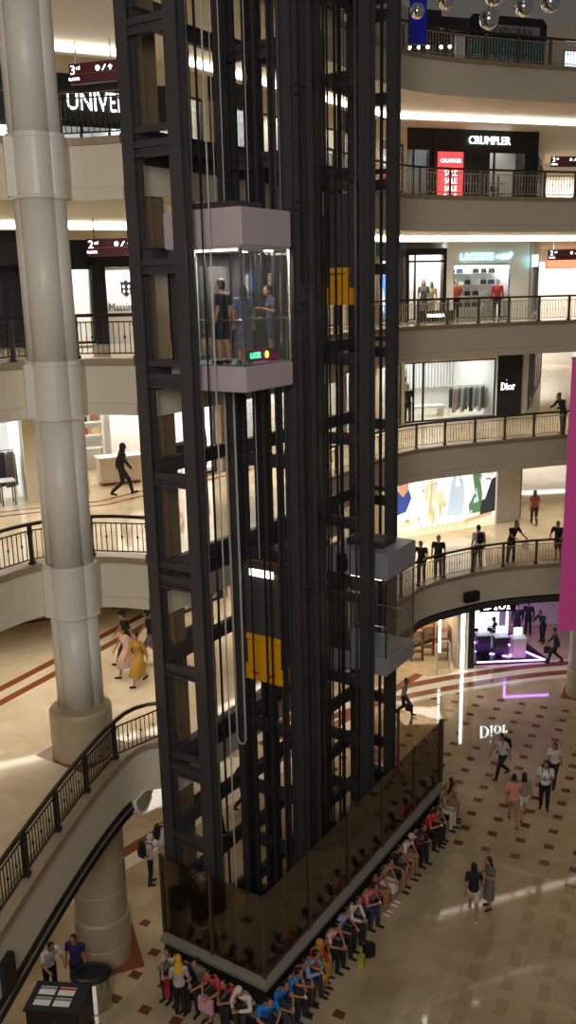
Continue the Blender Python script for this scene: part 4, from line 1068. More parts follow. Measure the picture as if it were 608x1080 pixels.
with GROUND():
    # ---- ground floor right
    store('right', GF, -3.2, -.35, 0, 'shop_warm', 'cream', 'cream', 60, (1, .84, .62), 3.4, 2.75, False)
    sc = thing_at('security_gate', 'white anti-theft gate at the entrance of the warm ground-floor shop', 'gate', GF, -1.05, -.4, 0)
    mb = MB(); mb.path([(-.28, 0, .03), (-.28, 0, 1.4), (-.2, 0, 1.5), (.2, 0, 1.5), (.28, 0, 1.4), (.28, 0, .03)], .045, 8); mb.build('frame', 'white', sc); MB().b2(-.25, .25, -.01, .01, .2, 1.35).build('pane', 'glass', sc)
    t = thing_at('vertical_light', 'thin white vertical light strip at the ground-floor shop corner', 'light strip', GF, -.12, -.14, 0); MB().b2(-.045, .045, 0, .06, .02, 3.6).build('diffuser', 'lamp_strip', t); MB().b2(-.09, .09, .06, .12, .0, 3.62).build('housing', 'white', t)
    M['lamp_strip'] = M['lamp_cool']
    t.children[0].data.materials[0] = M['lamp_cool']
    t = thing_at('vertical_light', 'second, dimmer white light strip left of the shop corner', 'light strip', GF, -1.15, -.12, 0); MB().b2(-.03, .03, 0, .05, .9, 2.6).build('diffuser', 'lamp_cool', t); MB().b2(-.06, .06, .05, .1, .85, 2.65).build('housing', 'white', t)
    wall('right', GF, [(-.35, .15, 0, .8, 0, 4.6)], 'cream')
    wall('right', GF, [(.15, .42, -.02, .9, 0, 4.6)], 'black')
    wall('right', GF, [(.42, 7, 4.9, 5.0, 0, 4.6)], 'shop_white')
    pass
    for i in range(4):
        sh = thing_at('clothes_shelf', ['first', 'second', 'third', 'fourth'][i] + ' shelf of the warm ground-floor shop, counted from the light strip', 'shelf', GF, -.7 - i * .6, 1.2 + .5 * (i % 2), 0, 'shelves in the warm shop')
        for k in range(3): MB().b2(-.26, .26, -.18, .18, .4 + .5 * k, .44 + .5 * k).build('shelf', 'wood', sh)
        MB().b2(-.28, -.24, -.2, .2, 0, 1.6).b2(.24, .28, -.2, .2, 0, 1.6).build('side_panel', 'wood', sh)
    pf = thing('popup_platform', 'dark platform edged with glowing violet light lines before the ground-floor shop', 'platform', (8.15, 37.75, 0), .06)
    MB().prism([(0, 0), (3.55, -.05), (3.0, 3.4), (0, 3.6)], 0, .07).build('deck', 'black', pf)
    def strip(p, q, w=.07, z=.09):
        d = Vector((q[0] - p[0], q[1] - p[1])); MB().box(((p[0] + q[0]) / 2, (p[1] + q[1]) / 2, z), (d.length, w, .03), math.atan2(d.y, d.x)).build('light_line', 'neon_purple', pf)
    strip((.25, .08), (3.35, .02)); strip((3.35, .02), (2.2, 2.1)); strip((.5, 1.35), (1.9, .55)); strip((1.9, .55), (2.35, 1.6)); strip((.1, 2.4), (.9, 2.4))
    ar = thing('neon_arch', 'violet glowing arch outline at the back of the dark platform', 'light arch', (10.35, 40.2, 0), .06)
    mb = MB(); mb.b2(-.1, -.02, 0, .08, .1, 2.75); mb.build('upright', 'neon_purple', ar); MB().b2(-.1, 2.3, 0, .08, 2.75, 2.83).build('lintel', 'neon_purple', ar)
    wl = thing('display_wall', 'pale blue glowing display wall at the back of the dark platform', 'display', (9.05, 41.5, .0), .06); MB().b2(-.75, 1.2, 0, .1, .3, 2.75).build('panel', 'screen_pale', wl); MB().b2(-.8, 1.25, .1, .2, 0, 2.8).build('frame', 'black', wl)
    for i in range(3):
        t = thing('makeup_counter', ['black counter with white top on the dark platform', 'second black counter nearer the violet corner', 'pale pink counter at the violet corner'][i], 'counter', (8.9 + i * .75, 39.0 - .25 * i, .07), .06, 'counters on the platform')
        MB().b2(-.3, .3, -.22, .22, 0, .9).build('body', ['black', 'black', 'shop_warm'][i], t); MB().b2(-.34, .34, -.26, .26, .9, .95).build('top', 'white', t)
        MB().b2(-.2, .2, .1, .13, 1.0, 1.35).build('mirror', 'screen_pale', t)  # pale glow painted in place of a reflection
    ds = thing_at('shop_sign', 'glowing white serif name over the ground-floor entrance, half hidden by the balcony edge', 'sign', GF, 1.39, -.15, 2.80)
    dior(ds, .56, (0, 0, 0), 'sign_bright'); MB().b2(-.8, .8, .02, .08, -.12, .72).build('board', 'black', ds)
# ---- black loudspeakers under the balconies
def speaker(p, rz, label, w=.72, h=.42):
    t = thing('loudspeaker', label, 'speaker', p, rz, 'balcony loudspeakers'); MB().b2(-w / 2, w / 2, -.25, .0, -h / 2, h / 2).build('box', 'black_matt', t, bevel=.03); MB().b2(-w / 2 + .04, w / 2 - .04, -.265, -.25, -h / 2 + .04, h / 2 - .04).build('grille', 'black', t); MB().b2(-.06, .06, 0, .12, -.05, .05).build('bracket', 'grey', t)
speaker((7.45, 35.35, 4.15), .47, 'black loudspeaker box on the fascia under the far balcony railing')
speaker((-5.72, 14.65, 4.05), 1.44, 'tall black loudspeaker under the curved balcony at the lower left', .42, .72)
with GROUND():
    # ---- ground floor left: kiosk, bin
    ks = thing('kiosk', 'black brochure counter with white and red leaflets, lower left', 'counter', (-5.50, 17.35, 0), -.12)
    MB().b2(-.62, .62, -.42, .42, .08, 1.0).build('body', 'black', ks, bevel=.02); MB().b2(-.66, .66, -.46, .46, 1.0, 1.05).build('top', 'black_matt', ks, bevel=.01); MB().b2(-.55, .55, -.36, .36, 0, .08).build('plinth', 'grey', ks)
    text('lettering', 'info', .12, 'grey', ks, (0.1, -.425, .7), ext=.003)
    for i in range(4):
        x0 = -.30 + (i % 2) * .46; y0 = -.16 + (i // 2) * .32
        t = thing('leaflet', ['white leaflet, near left on the black counter', 'white leaflet, near right on the black counter', 'white leaflet, far left on the black counter', 'red-topped leaflet, far right on the black counter'][i], 'leaflet', (-5.50 + x0 * .99 + y0 * .12, 17.35 - x0 * .12 + y0, 1.052), -.12, 'leaflets on the counter')
        MB().b2(-.19, .19, -.12, .12, 0, .012).build('sheet', 'white', t); MB().b2(-.19, .19, .03, .10, .012, .014).build('print', 'red' if i == 3 else 'grey', t)
    bn_ = thing('litter_bin', 'round brushed steel bin with a dark top beside the stone column', 'bin', (-4.95, 18.22, 0))
    MB().lathe([(.44, 0), (.46, .03), (.46, .82), (.44, .85)], n=32, sx=1.05, sy=.72).build('body', 'chrome', bn_, smooth=False); MB().lathe([(.45, .85), (.47, .88), (.47, .95), (.40, .99), (.30, .97), (.28, .9)], n=32, sx=1.05, sy=.72).build('lid', 'black', bn_)
# ================================================================== PEOPLE (local: x forward, y left, z up; root on the floor)
PEND = []            # (object, voxel) to be fused into one continuous surface

def cap(mb, p0, p1, r0, r1, n=10):
    mb.tube(p0, p1, r0, r1, n); mb.ball(p0, r0, n, 6); mb.ball(p1, r1, n, 6)
def chain(mb, pts, rs):
    for (p, q), (r0, r1) in zip(zip(pts, pts[1:]), zip(rs, rs[1:])): cap(mb, p, q, r0, r1)
def loft(mb, rings, n=16):
    """rings: (centre, half-depth x, half-width y, tilt forward)"""
    R = []
    for c, rx, ry, t in rings:
        R.append([mb.bm.verts.new((c[0] + rx * math.cos(2 * PI * i / n) * math.cos(t), c[1] + ry * math.sin(2 * PI * i / n), c[2] - rx * math.cos(2 * PI * i / n) * math.sin(t))) for i in range(n)])
    for A, B in zip(R, R[1:]):
        for i in range(n): mb._f([A[i], A[(i + 1) % n], B[(i + 1) % n], B[i]])
    mb._f(R[0][::-1]); mb._f(R[-1])

def joints(pose, seat=.42, fem=False, var=0.):
    V = Vector; w = .175 if fem else .195
    J = {}
    if pose == 'sit':
        hz = seat + .10
        J['hip'] = V((0, 0, hz)); lean = .10 + var * .12
        J['waist'] = V((.03 + lean * .2, 0, hz + .18)); J['chest'] = V((.05 + lean * .9, 0, hz + .38)); J['neck'] = V((.07 + lean * 1.5, 0, hz + .53)); J['head'] = V((.12 + lean * 1.9, 0, hz + .68))
        sp = .12 if not fem else .08
        for s, k in ((1, 'L'), (-1, 'R')):
            J['th' + k] = V((.02, .09 * s, hz)); J['kn' + k] = V((.43, sp * s, hz + .03)); J['an' + k] = V((.42 + .10 * var * s, sp * s * 1.05, .09)); J['to' + k] = J['an' + k] + V((.15, .01 * s, -.05))
            J['sh' + k] = V((J['neck'].x - .03, w * s, J['neck'].z - .04))
            J['el' + k] = V((J['sh' + k].x + .07, (w + .08) * s, J['sh' + k].z - .26))
            lift = .14 if var >= .35 else 0.
            J['wr' + k] = V((J['el' + k].x + .20 + .05 * (s if var < 0 else 0), (.09 if var >= 0 else .13) * s, hz + .13 + lift + (.05 if s > 0 and var < 0 else 0)))
    else:
        lean = .10 if pose == 'rail' else (.04 if pose == 'walk' else .0)
        J['hip'] = V((0, 0, .93)); J['waist'] = V((lean * .4, 0, 1.10)); J['chest'] = V((.01 + lean, 0, 1.29)); J['neck'] = V((.0 + lean * 1.5, 0, 1.45)); J['head'] = V((.03 + lean * 2 + (.04 if pose in ('phone', 'rail') else 0), 0, 1.60))
        for s, k in ((1, 'L'), (-1, 'R')):
            J['th' + k] = V((0, .09 * s, .90))
            f = s * (1 if var >= 0 else -1)
            if pose == 'walk':
                J['kn' + k] = V((.24, .09 * s, .52)) if f > 0 else V((.03, .09 * s, .48))
                J['an' + k] = V((.34, .09 * s, .10)) if f > 0 else V((-.33, .09 * s, .17))
                J['to' + k] = J['an' + k] + (V((.15, .01 * s, .0)) if f > 0 else V((.12, .01 * s, -.10)))
            else:
                J['kn' + k] = V((.02 + .03 * f, .10 * s, .49)); J['an' + k] = V((-.02 + .04 * f, .105 * s, .09)); J['to' + k] = J['an' + k] + V((.15, .03 * s, -.05))
            J['sh' + k] = V((J['neck'].x - .02, w * s, 1.40))
            if pose == 'walk':
                J['el' + k] = J['sh' + k] + V((-.12 * f, .05 * s, -.26)); J['wr' + k] = J['el' + k] + V((.06 - .10 * f, .0, -.22))
            elif pose == 'phone':
                J['el' + k] = J['sh' + k] + V((.04, .05 * s, -.27)); J['wr' + k] = J['el' + k] + V((.21, -.11 * s, .08))
            elif pose == 'rail':
                J['el' + k] = J['sh' + k] + V((.16, .07 * s, -.22)); J['wr' + k] = J['el' + k] + V((.20, -.04 * s, -.05))
            else:
                J['el' + k] = J['sh' + k] + V((-.03, .05 * s, -.28)); J['wr' + k] = J['el' + k] + V((.07, .01 * s, -.24))
    return J

def hand(mb, wr, el, s, curl=.5):
    d = (wr - el).normalized(); up = Vector((0, 0, 1)) if abs(d.z) < .8 else Vector((1, 0, 0))
    side = d.cross(up).normalized() * (1 if s > 0 else -1); nrm = side.cross(d).normalized()
    if nrm.z > 0 and abs(d.z) < .8: nrm = -nrm
    kn = wr + d * .085
    cap(mb, wr, wr + d * .03, .026, .027, 8)
    for i, L in enumerate((.068, .078, .072, .056)):
        o = side * (.030 - .02 * i)
        b = kn + o
        cap(mb, wr + o * .55 + d * .02, b, .017, .0115, 6)
        m = b + (d * math.cos(curl * .5) + nrm * math.sin(curl * .5)) * L * .5
        e = m + (d * math.cos(curl * 1.5) + nrm * math.sin(curl * 1.5)) * L * .5
        cap(mb, b, m, .0105, .0095, 6); cap(mb, m, e, .0095, .008, 6)
    tb = wr + d * .025 + side * .026; tm = tb + (d * .6 + side * .7).normalized() * .035; te = tm + (d * .9 + nrm * .5).normalized() * .03
    cap(mb, tb, tm, .013, .011, 6); cap(mb, tm, te, .011, .009, 6)

def head_dir(J):
    d = (J['head'] - J['neck']); return d

PSC = [1.07]
def person(label, x, y, z, head, pose='stand', h=1.68, top=(60, 60, 70), low=(30, 32, 40), hair='short', haircol='hair', skin='skin', lower='trousers', sleeve='short', shoes=(28, 26, 26), fem=False, var=0., seat=.30, cap_col=(220, 215, 205), scarf=(220, 170, 40), name='person', cat='person', group=None, look=0.):
    t = thing(name, label, cat, (x, y, z), math.radians(head), group)
    k = h * PSC[0] / 1.72; J = joints(pose, seat / k, fem, var)
    t.scale = (k, k, k)
    V = Vector
    # --- body: one fused surface
    b = MB()
    sw = .9 if fem else 1.
    hip, wa, ch, ne, hd = J['hip'], J['waist'], J['chest'], J['neck'], J['head']
    loft(b, [(hip - V((0, 0, .10)), .07, .10, 0), (hip, .105, .155, 0), (wa, .085, .125 * sw, .1), (ch, .105, .155 * sw, .15), (ne - V((.01, 0, .05)), .075, .15 * sw, .2), (ne, .05, .065, .2)])
    b.ball(ch + V((-.01, 0, .02)), (.10, .15 * sw, .12))
    cap(b, ne - V((0, 0, .03)), ne + (hd - ne) * .55, .056, .05)
    b.ball(hd + V((0, 0, .02)), (.096, .077, .112), 14, 10)                       # skull
    b.ball(hd + V((.028, 0, -.045)), (.064, .056, .072), 12, 8)                     # jaw
    cap(b, hd + V((.092, 0, .012)), hd + V((.112, 0, -.018)), .010, .014, 6)        # nose
    for s in (1, -1):
        b.ball(hd + V((-.005, .078 * s, .0)), (.022, .012, .032), 8, 6)             # ears
        K = 'L' if s > 0 else 'R'
        chain(b, [J['sh' + K], J['el' + K], J['wr' + K]], [.052, .040, .028])
        b.ball(J['sh' + K], .062); cap(b, ne - V((0, 0, .06)), J['sh' + K], .06, .055)
        hand(b, J['wr' + K], J['el' + K], s, .9 if pose in ('phone', 'sit', 'rail') else .5)
        chain(b, [J['th' + K], J['kn' + K], J['an' + K]], [.088, .056, .038])
        cap(b, J['an' + K] + (J['an' + K] - J['kn' + K]).normalized() * .0, J['an' + K] + V((0, 0, -.04)), .036, .036, 8)
        cap(b, J['an' + K] + V((-.03, 0, -.045)), J['to' + K], .034, .030, 8)
        q = J['kn' + K] * .62 + J['an' + K] * .38; b.ball(q - V((.018, 0, 0)), (.05, .05, .09))
    o = b.build('body', skin, t, True); PEND.append((o, .0105))
    # --- face
    for s in (1, -1):
        MB().ball((0, 0, 0), (.010, .014, .009), 8, 6).build('eye', 'eye', t).location = hd + V((.088, .032 * s, .018))
    MB().ball((0, 0, 0), (.006, .022, .006), 8, 5).build('mouth', 'lips', t).location = hd + V((.090, 0, -.062))
    # --- top
    c = MB(); e = .016
    dress = lower == 'dress'
    bot = hip + V((0, 0, -.02 if pose != 'sit' else .03))
    loft(c, [(bot, .115 + e, .158 + e, 0), (hip + V((0, 0, .06)), .10 + e, .148 + e, 0), (wa, .088 + e, .13 * sw + e, .1), (ch, .108 + e, .155 * sw + e, .15), (ne - V((.01, 0, .05)), .078 + e, .15 * sw + e, .2), (ne - V((.0, 0, .012)), .062, .075, .2)])
    for s in (1, -1):
        K = 'L' if s > 0 else 'R'
        cap(c, ne - V((0, 0, .065)), J['sh' + K], .07, .066)
        if sleeve == 'long': chain(c, [J['sh' + K], J['el' + K], J['el' + K].lerp(J['wr' + K], .9)], [.064, .053, .043])
        elif sleeve == 'short': cap(c, J['sh' + K], J['sh' + K].lerp(J['el' + K], .62), .064, .056)
        else: c.ball(J['sh' + K], .06)
    o = c.build('dress_top' if dress else 'top', cmat(top), t, True); PEND.append((o, .015))
    # --- lower clothing
    c = MB()
    if lower in ('trousers', 'shorts'):
        loft(c, [(hip - V((0, 0, .11)), .085, .13, 0), (hip - V((0, 0, .03)), .118, .168, 0), (hip + V((0, 0, .07)), .108, .155, 0)])
        for K in 'LR':
            a_, kn, an = J['th' + K], J['kn' + K], J['an' + K]
            if lower == 'trousers': chain(c, [a_, kn, an + (kn - an) * .05], [.105, .074, .060])
            else: cap(c, a_, a_.lerp(kn, .80), .108, .088)
    elif pose == 'sit':
        kl, kr = J['knL'], J['knR']; km = (kl + kr) / 2
        cap(c, J['thL'], kl, .11, .09); cap(c, J['thR'], kr, .11, .09); cap(c, hip, km, .10, .08)
        loft(c, [(hip - V((0, 0, .08)), .10, .16, 0), (hip + V((0, 0, .07)), .108, .155, 0)])
        dz = .22 if lower == 'skirt' else .30
        loft(c, [(km + V((.02, 0, -dz)), .09, .19, 0), (km, .095, .175, 0)])
    else:
        hem = .50 if lower == 'skirt' else .34
        mid = (J['knL'] + J['knR']) / 2
        rx = .16 + (.14 if pose == 'walk' else 0)
        loft(c, [(V((mid.x * .8, 0, hem)), rx, .20, 0), (V((mid.x * .5, 0, (hem + hip.z) / 2)), rx * .9, .19, 0), (hip, .125, .172, 0), (hip + V((0, 0, .08)), .108, .152, 0)])
    o = c.build({'trousers': 'trousers', 'shorts': 'shorts', 'skirt': 'skirt', 'dress': 'dress_skirt'}[lower], cmat(top if dress else low), t, True); PEND.append((o, .016))
    # --- shoes
    for K in 'LR':
        c = MB(); an, to = J['an' + K], J['to' + K]
        cap(c, an + V((-.035, 0, -.05)), to + V((.01, 0, 0)), .042, .037, 8); cap(c, an + V((0, 0, -.03)), an + V((0, 0, -.05)), .043, .043, 8)
        o = c.build('shoe', cmat(shoes), t, True); PEND.append((o, .014))
    # --- hair or headwear
    c = MB(); H = hd + V((0, 0, .02))
    if hair == 'scarf':
        c.ball(H + V((-.012, 0, .006)), (.112, .098, .124), 14, 10); loft(c, [(ne + V((.0, 0, -.13)), .15, .20 * sw, .1), (ne + V((0, 0, -.02)), .105, .125, .1), (hd + V((-.02, 0, -.05)), .09, .09, .1)])
        cut = MB()
        o = c.build('headscarf', cmat(scarf), t, True); PEND.append((o, .014))
        # oval opening for the face: the face skin comes through in front
        f = MB(); f.ball(hd + V((.050, 0, -.012)), (.060, .058, .083), 12, 9); f.build('face', skin, t, True)
        for ch_ in t.children:
            if ch_.name.startswith('eye') or ch_.name.startswith('mouth'): ch_.location.x += .012
    else:
        c.ball(H + V((-.016, 0, .016)), (.098, .086, .112), 14, 10); c.ball(H + V((-.035, 0, -.03)), (.078, .080, .09), 12, 8)
        if hair in ('long', 'bob'):
            dz = .30 if hair == 'long' else .12
            loft(c, [(hd + V((-.085 - (.06 if pose != 'sit' else .0), 0, -.10 - dz)), .028, .085, 0), (hd + V((-.085, 0, -.12)), .05, .10, 0), (hd + V((-.055, 0, .03)), .06, .088, 0)])
        if hair == 'bun': c.ball(H + V((-.10, 0, .06)), .05)
        o = c.build('hair', haircol, t, True); PEND.append((o, .012))
        if hair == 'cap':
            c = MB(); c.ball(H + V((-.004, 0, .035)), (.106, .094, .095), 14, 8); loft(c, [(H + V((.10, 0, .035)), .075, .07, .15), (H + V((.10, 0, .047)), .075, .07, .15)])
            o = c.build('cap', cmat(cap_col), t, True); PEND.append((o, .012))
    return t, J, k

def held(name, label, cat, P, at, builder, group=None):
    """a thing carried by a person: top-level, placed at a body point"""
    t, J, k = P
    p = Matrix.Translation(t.location) @ Matrix.Rotation(t.rotation_euler[2], 4, 'Z') @ Matrix.Scale(k, 4) @ Vector(at)
    o = thing(name, label, cat, p, t.rotation_euler[2], group)
    builder(o); return o
def backpack(P, label, c=(20, 20, 24)):
    J = P[1]; ch = J['chest']
    def f(o):
        MB().b2(-.09, .09, -.15, .15, -.24, .20).build('bag', cmat(c), o, bevel=.05)
        MB().b2(-.13, -.08, -.11, .11, -.18, .0).build('pocket', cmat(c), o, bevel=.02)
        for s in (-1, 1): MB().path([(.08, .09 * s, .18), (.14, .10 * s, .22), (.27, .10 * s, .16), (.29, .10 * s, .0), (.22, .12 * s, -.14), (.09, .12 * s, -.2)], .017, 6).build('strap', cmat(c), o)
    return held('backpack', label, 'backpack', P, (ch.x - .215, 0, ch.z), f, 'backpacks')
def phone(P, label, side=None):
    J = P[1]; p = (J['wrL'] + J['wrR']) / 2 + Vector((.09, 0, .03))
    def f(o):
        c = MB().box((0, 0, 0), (.012, .075, .15)); b = c.build('case', 'black', o, bevel=.004); b.rotation_euler = (0, -.6, 0)
        s = MB().box((-.0075, 0, 0), (.001, .066, .138)).build('screen', 'screen_pale', o); s.rotation_euler = (0, -.6, 0)
    return held('smartphone', label, 'phone', P, p, f, 'phones in hands')
def bag(P, label, c, side='R', w=.30, h=.32, d=.10):
    J = P[1]; p = J['wr' + side] + Vector((.02, 0, -.08))
    def f(o):
        MB().b2(-w / 2, w / 2, -d / 2, d / 2, -h - .12, -.12).build('body', cmat(c), o, bevel=.012)
        MB().path([(-w * .25, 0, -.12), (-w * .2, 0, -.02), (0, 0, .03), (w * .2, 0, -.02), (w * .25, 0, -.12)], .008).build('handle', cmat(c), o)
    return held('handbag', label, 'bag', P, p, f, 'carried bags')

# ---- seated round the glass fence. Right side faces -b, left side faces -a
FR_ = math.degrees(UANG) - 90; FL_ = math.degrees(UANG) + 180
def seatR(label, a, **kw):
    kw.setdefault('seat', .56); x, y = PT(a, kw.pop('b', -.16)); return person(label, x, y, ZG, FR_ + kw.pop('turn', 0), 'sit', group='people sitting around the glass fence', **kw)
def seatL(label, b, **kw):
    kw.setdefault('seat', .56); x, y = PT(kw.pop('a', -.16), b - .25); return person(label, x, y, ZG, FL_ + kw.pop('turn', 0), 'sit', group='people sitting around the glass fence', **kw)
BLUE = (30, 126, 214)
seatL('seated person in white with black hair at the left end of the fence curb', 2.95, top=(196, 196, 198), low=(40, 40, 46), hair='bob', fem=True)
p = seatL('seated person all in black, second from the left end of the curb', 2.52, top=(26, 25, 30), low=(22, 22, 26), var=.3)
seatL('seated person in an olive grey top and dark trousers behind the yellow headscarf', 2.10, top=(118, 110, 98), low=(34, 32, 34), hair='short', var=-.3)
p = seatL('seated woman in a coral red top with a large pale pink bag on her knees', 1.60, top=(204, 62, 72), low=(60, 40, 40), hair='bob', fem=True, lower='shorts', var=.2)
def pinkbag(o):
    MB().b2(-.05, .05, -.22, .22, 0, .40).build('body', cmat((224, 170, 186)), o, bevel=.012)
    MB().path([(0, -.1, .40), (0, -.09, .5), (0, .09, .5), (0, .1, .40)], .008).build('handle', cmat((224, 170, 186)), o)
held('shopping_bag', 'large pale pink shopping bag on the knees of the woman in coral red', 'bag', p, (.50, 0, .36), pinkbag, 'carried bags')
p = seatL('seated person in a dark red shirt with white shoes, right of the pink bag', 1.08, top=(186, 40, 50), low=(36, 34, 40), shoes=(225, 222, 218), hair='bob', fem=True, var=.4)
p = seatL('seated man in a white cap and pale sleeves with a dark bag on his front', .62, top=(222, 214, 198), low=(60, 58, 54), hair='cap', sleeve='long', var=.5)
def chestbag(o): MB().b2(-.06, .06, -.14, .14, -.18, .16).build('bag', cmat((38, 36, 34)), o, bevel=.04); MB().b2(.05, .09, -.09, .09, -.14, .0).build('pocket', cmat((48, 44, 40)), o, bevel=.02)
held('backpack', 'dark backpack held on the front of the man in the white cap', 'backpack', p, (.30, 0, .60), chestbag, 'backpacks')
p = seatR('nearest of three people in bright blue shirts, right at the fence corner', -.27, top=BLUE, low=(44, 44, 54), turn=-35, var=.2)
p = seatR('middle one of the three people in bright blue shirts at the fence corner', .23, top=(26, 116, 204), low=(58, 62, 74), var=.1, turn=-12)
p = seatR('person in bright blue beside the tan-clad person, looking down at a phone', .68, top=(34, 136, 222), low=(40, 42, 50), var=.3)
phone(p, 'phone in the hands of the person in blue beside the tan-clad person')
seatR('seated person in a tan top, between the bright blue shirts and the pale blue shirt', 1.06, top=(160, 128, 92), low=(70, 58, 46), hair='short')
p = seatR('seated man in a pale blue shirt holding up a glowing phone', 1.44, top=(130, 156, 198), low=(44, 50, 66), sleeve='long', var=.5)
phone(p, 'glowing phone held up by the man in the pale blue shirt')
seatR('seated woman in a yellow headscarf and red top', 1.84, top=(176, 46, 38), low=(206, 162, 40), hair='scarf', scarf=(196, 140, 40), fem=True, sleeve='long', lower='skirt')
seatR('seated child in red and yellow beside the yellow headscarf', 2.2, top=(190, 44, 40), low=(210, 172, 50), h=1.25, hair='short', seat=.56)
seatR('seated man in a pale pink shirt with dark trousers, looking down', 2.66, top=(232, 168, 174), low=(28, 28, 34), var=.2)
seatR('seated man in a lavender shirt and dark trousers beside a yellow bag', 3.32, top=(168, 168, 214), low=(30, 30, 38), hair='short', var=-.2)
t = thing('shopping_bag', 'yellow green bag on the floor at the feet of the man in lavender', 'bag', (*PT(3.1, -1.0), ZG), FR_, 'bags on the floor'); MB().b2(-.16, .16, -.08, .08, 0, .30).build('body', cmat((186, 176, 40)), t, bevel=.02); MB().path([(-.08, 0, .3), (-.07, 0, .38), (.07, 0, .38), (.08, 0, .3)], .008).build('handle', cmat((186, 176, 40)), t)
t = thing('backpack', 'black backpack on the floor before the man in lavender', 'backpack', (*PT(3.55, -1.0), ZG), .4, 'backpacks'); MB().b2(-.17, .17, -.11, .11, 0, .42).build('bag', 'black_matt', t, bevel=.06); MB().b2(-.12, .12, -.15, -.1, .05, .22).build('pocket', 'black_matt', t, bevel=.02); MB().path([(-.05, 0, .42), (0, 0, .47), (.05, 0, .42)], .01).build('handle', 'black_matt', t)
seatR('seated woman with a white shawl over dark clothes, between lavender and salmon pink', 3.88, top=(216, 210, 200), low=(46, 40, 42), hair='bob', fem=True, sleeve='long')
p = seatR('seated person in a salmon pink top bent over a phone', 4.6, top=(226, 118, 120), low=(50, 52, 72), var=.6)
phone(p, 'phone in the hands of the person in salmon pink')
seatR('seated woman in an orange brown top with bare legs crossed to one side', 5.35, top=(160, 84, 58), low=(150, 90, 64), lower='shorts', hair='bob', fem=True, shoes=(220, 214, 206))
seatR('seated woman in a white skirt and white shoes beside the orange brown top', 5.85, top=(178, 150, 128), low=(214, 208, 198), lower='skirt', hair='short', fem=True, shoes=(232, 228, 220))
seatR('seated person in black with a big dark bag on the lap', 6.6, top=(34, 32, 34), low=(44, 40, 40), lower='shorts', var=-.3)
seatR('seated man in a white shirt and beige shorts with a pale cap', 7.3, top=(222, 216, 204), low=(150, 124, 96), lower='shorts', hair='cap', cap_col=(190, 180, 166), sleeve='short')
seatR('seated person in maroon with crossed arms and black trousers', 8.0, top=(96, 36, 40), low=(24, 22, 26), hair='bob', var=.4, sleeve='long')
p = seatR('seated person in a bright red shirt, phone in hand', 9.0, top=(216, 40, 34), low=(30, 26, 30), var=.4)
phone(p, 'phone in the hand of the person in bright red')
seatR('seated person in dark red beside the bright red shirt', 9.45, top=(120, 34, 36), low=(40, 32, 36), fem=True, hair='short')
seatR('seated man in beige with white trousers, near the far end of the curb', 10.3, top=(160, 136, 108), low=(206, 198, 184), var=.1)
seatR('seated woman with long black hair in a beige dress, far end of the curb', 10.72, top=(150, 118, 96), lower='dress', hair='long', fem=True, b=-.08, turn=12)
seatR('child in a yellow green shirt at the very far end of the curb', 11.08, top=(178, 176, 50), low=(90, 80, 60), h=1.34, lower='shorts', b=.02, turn=55, seat=.56)
PSC[0] = 1.0
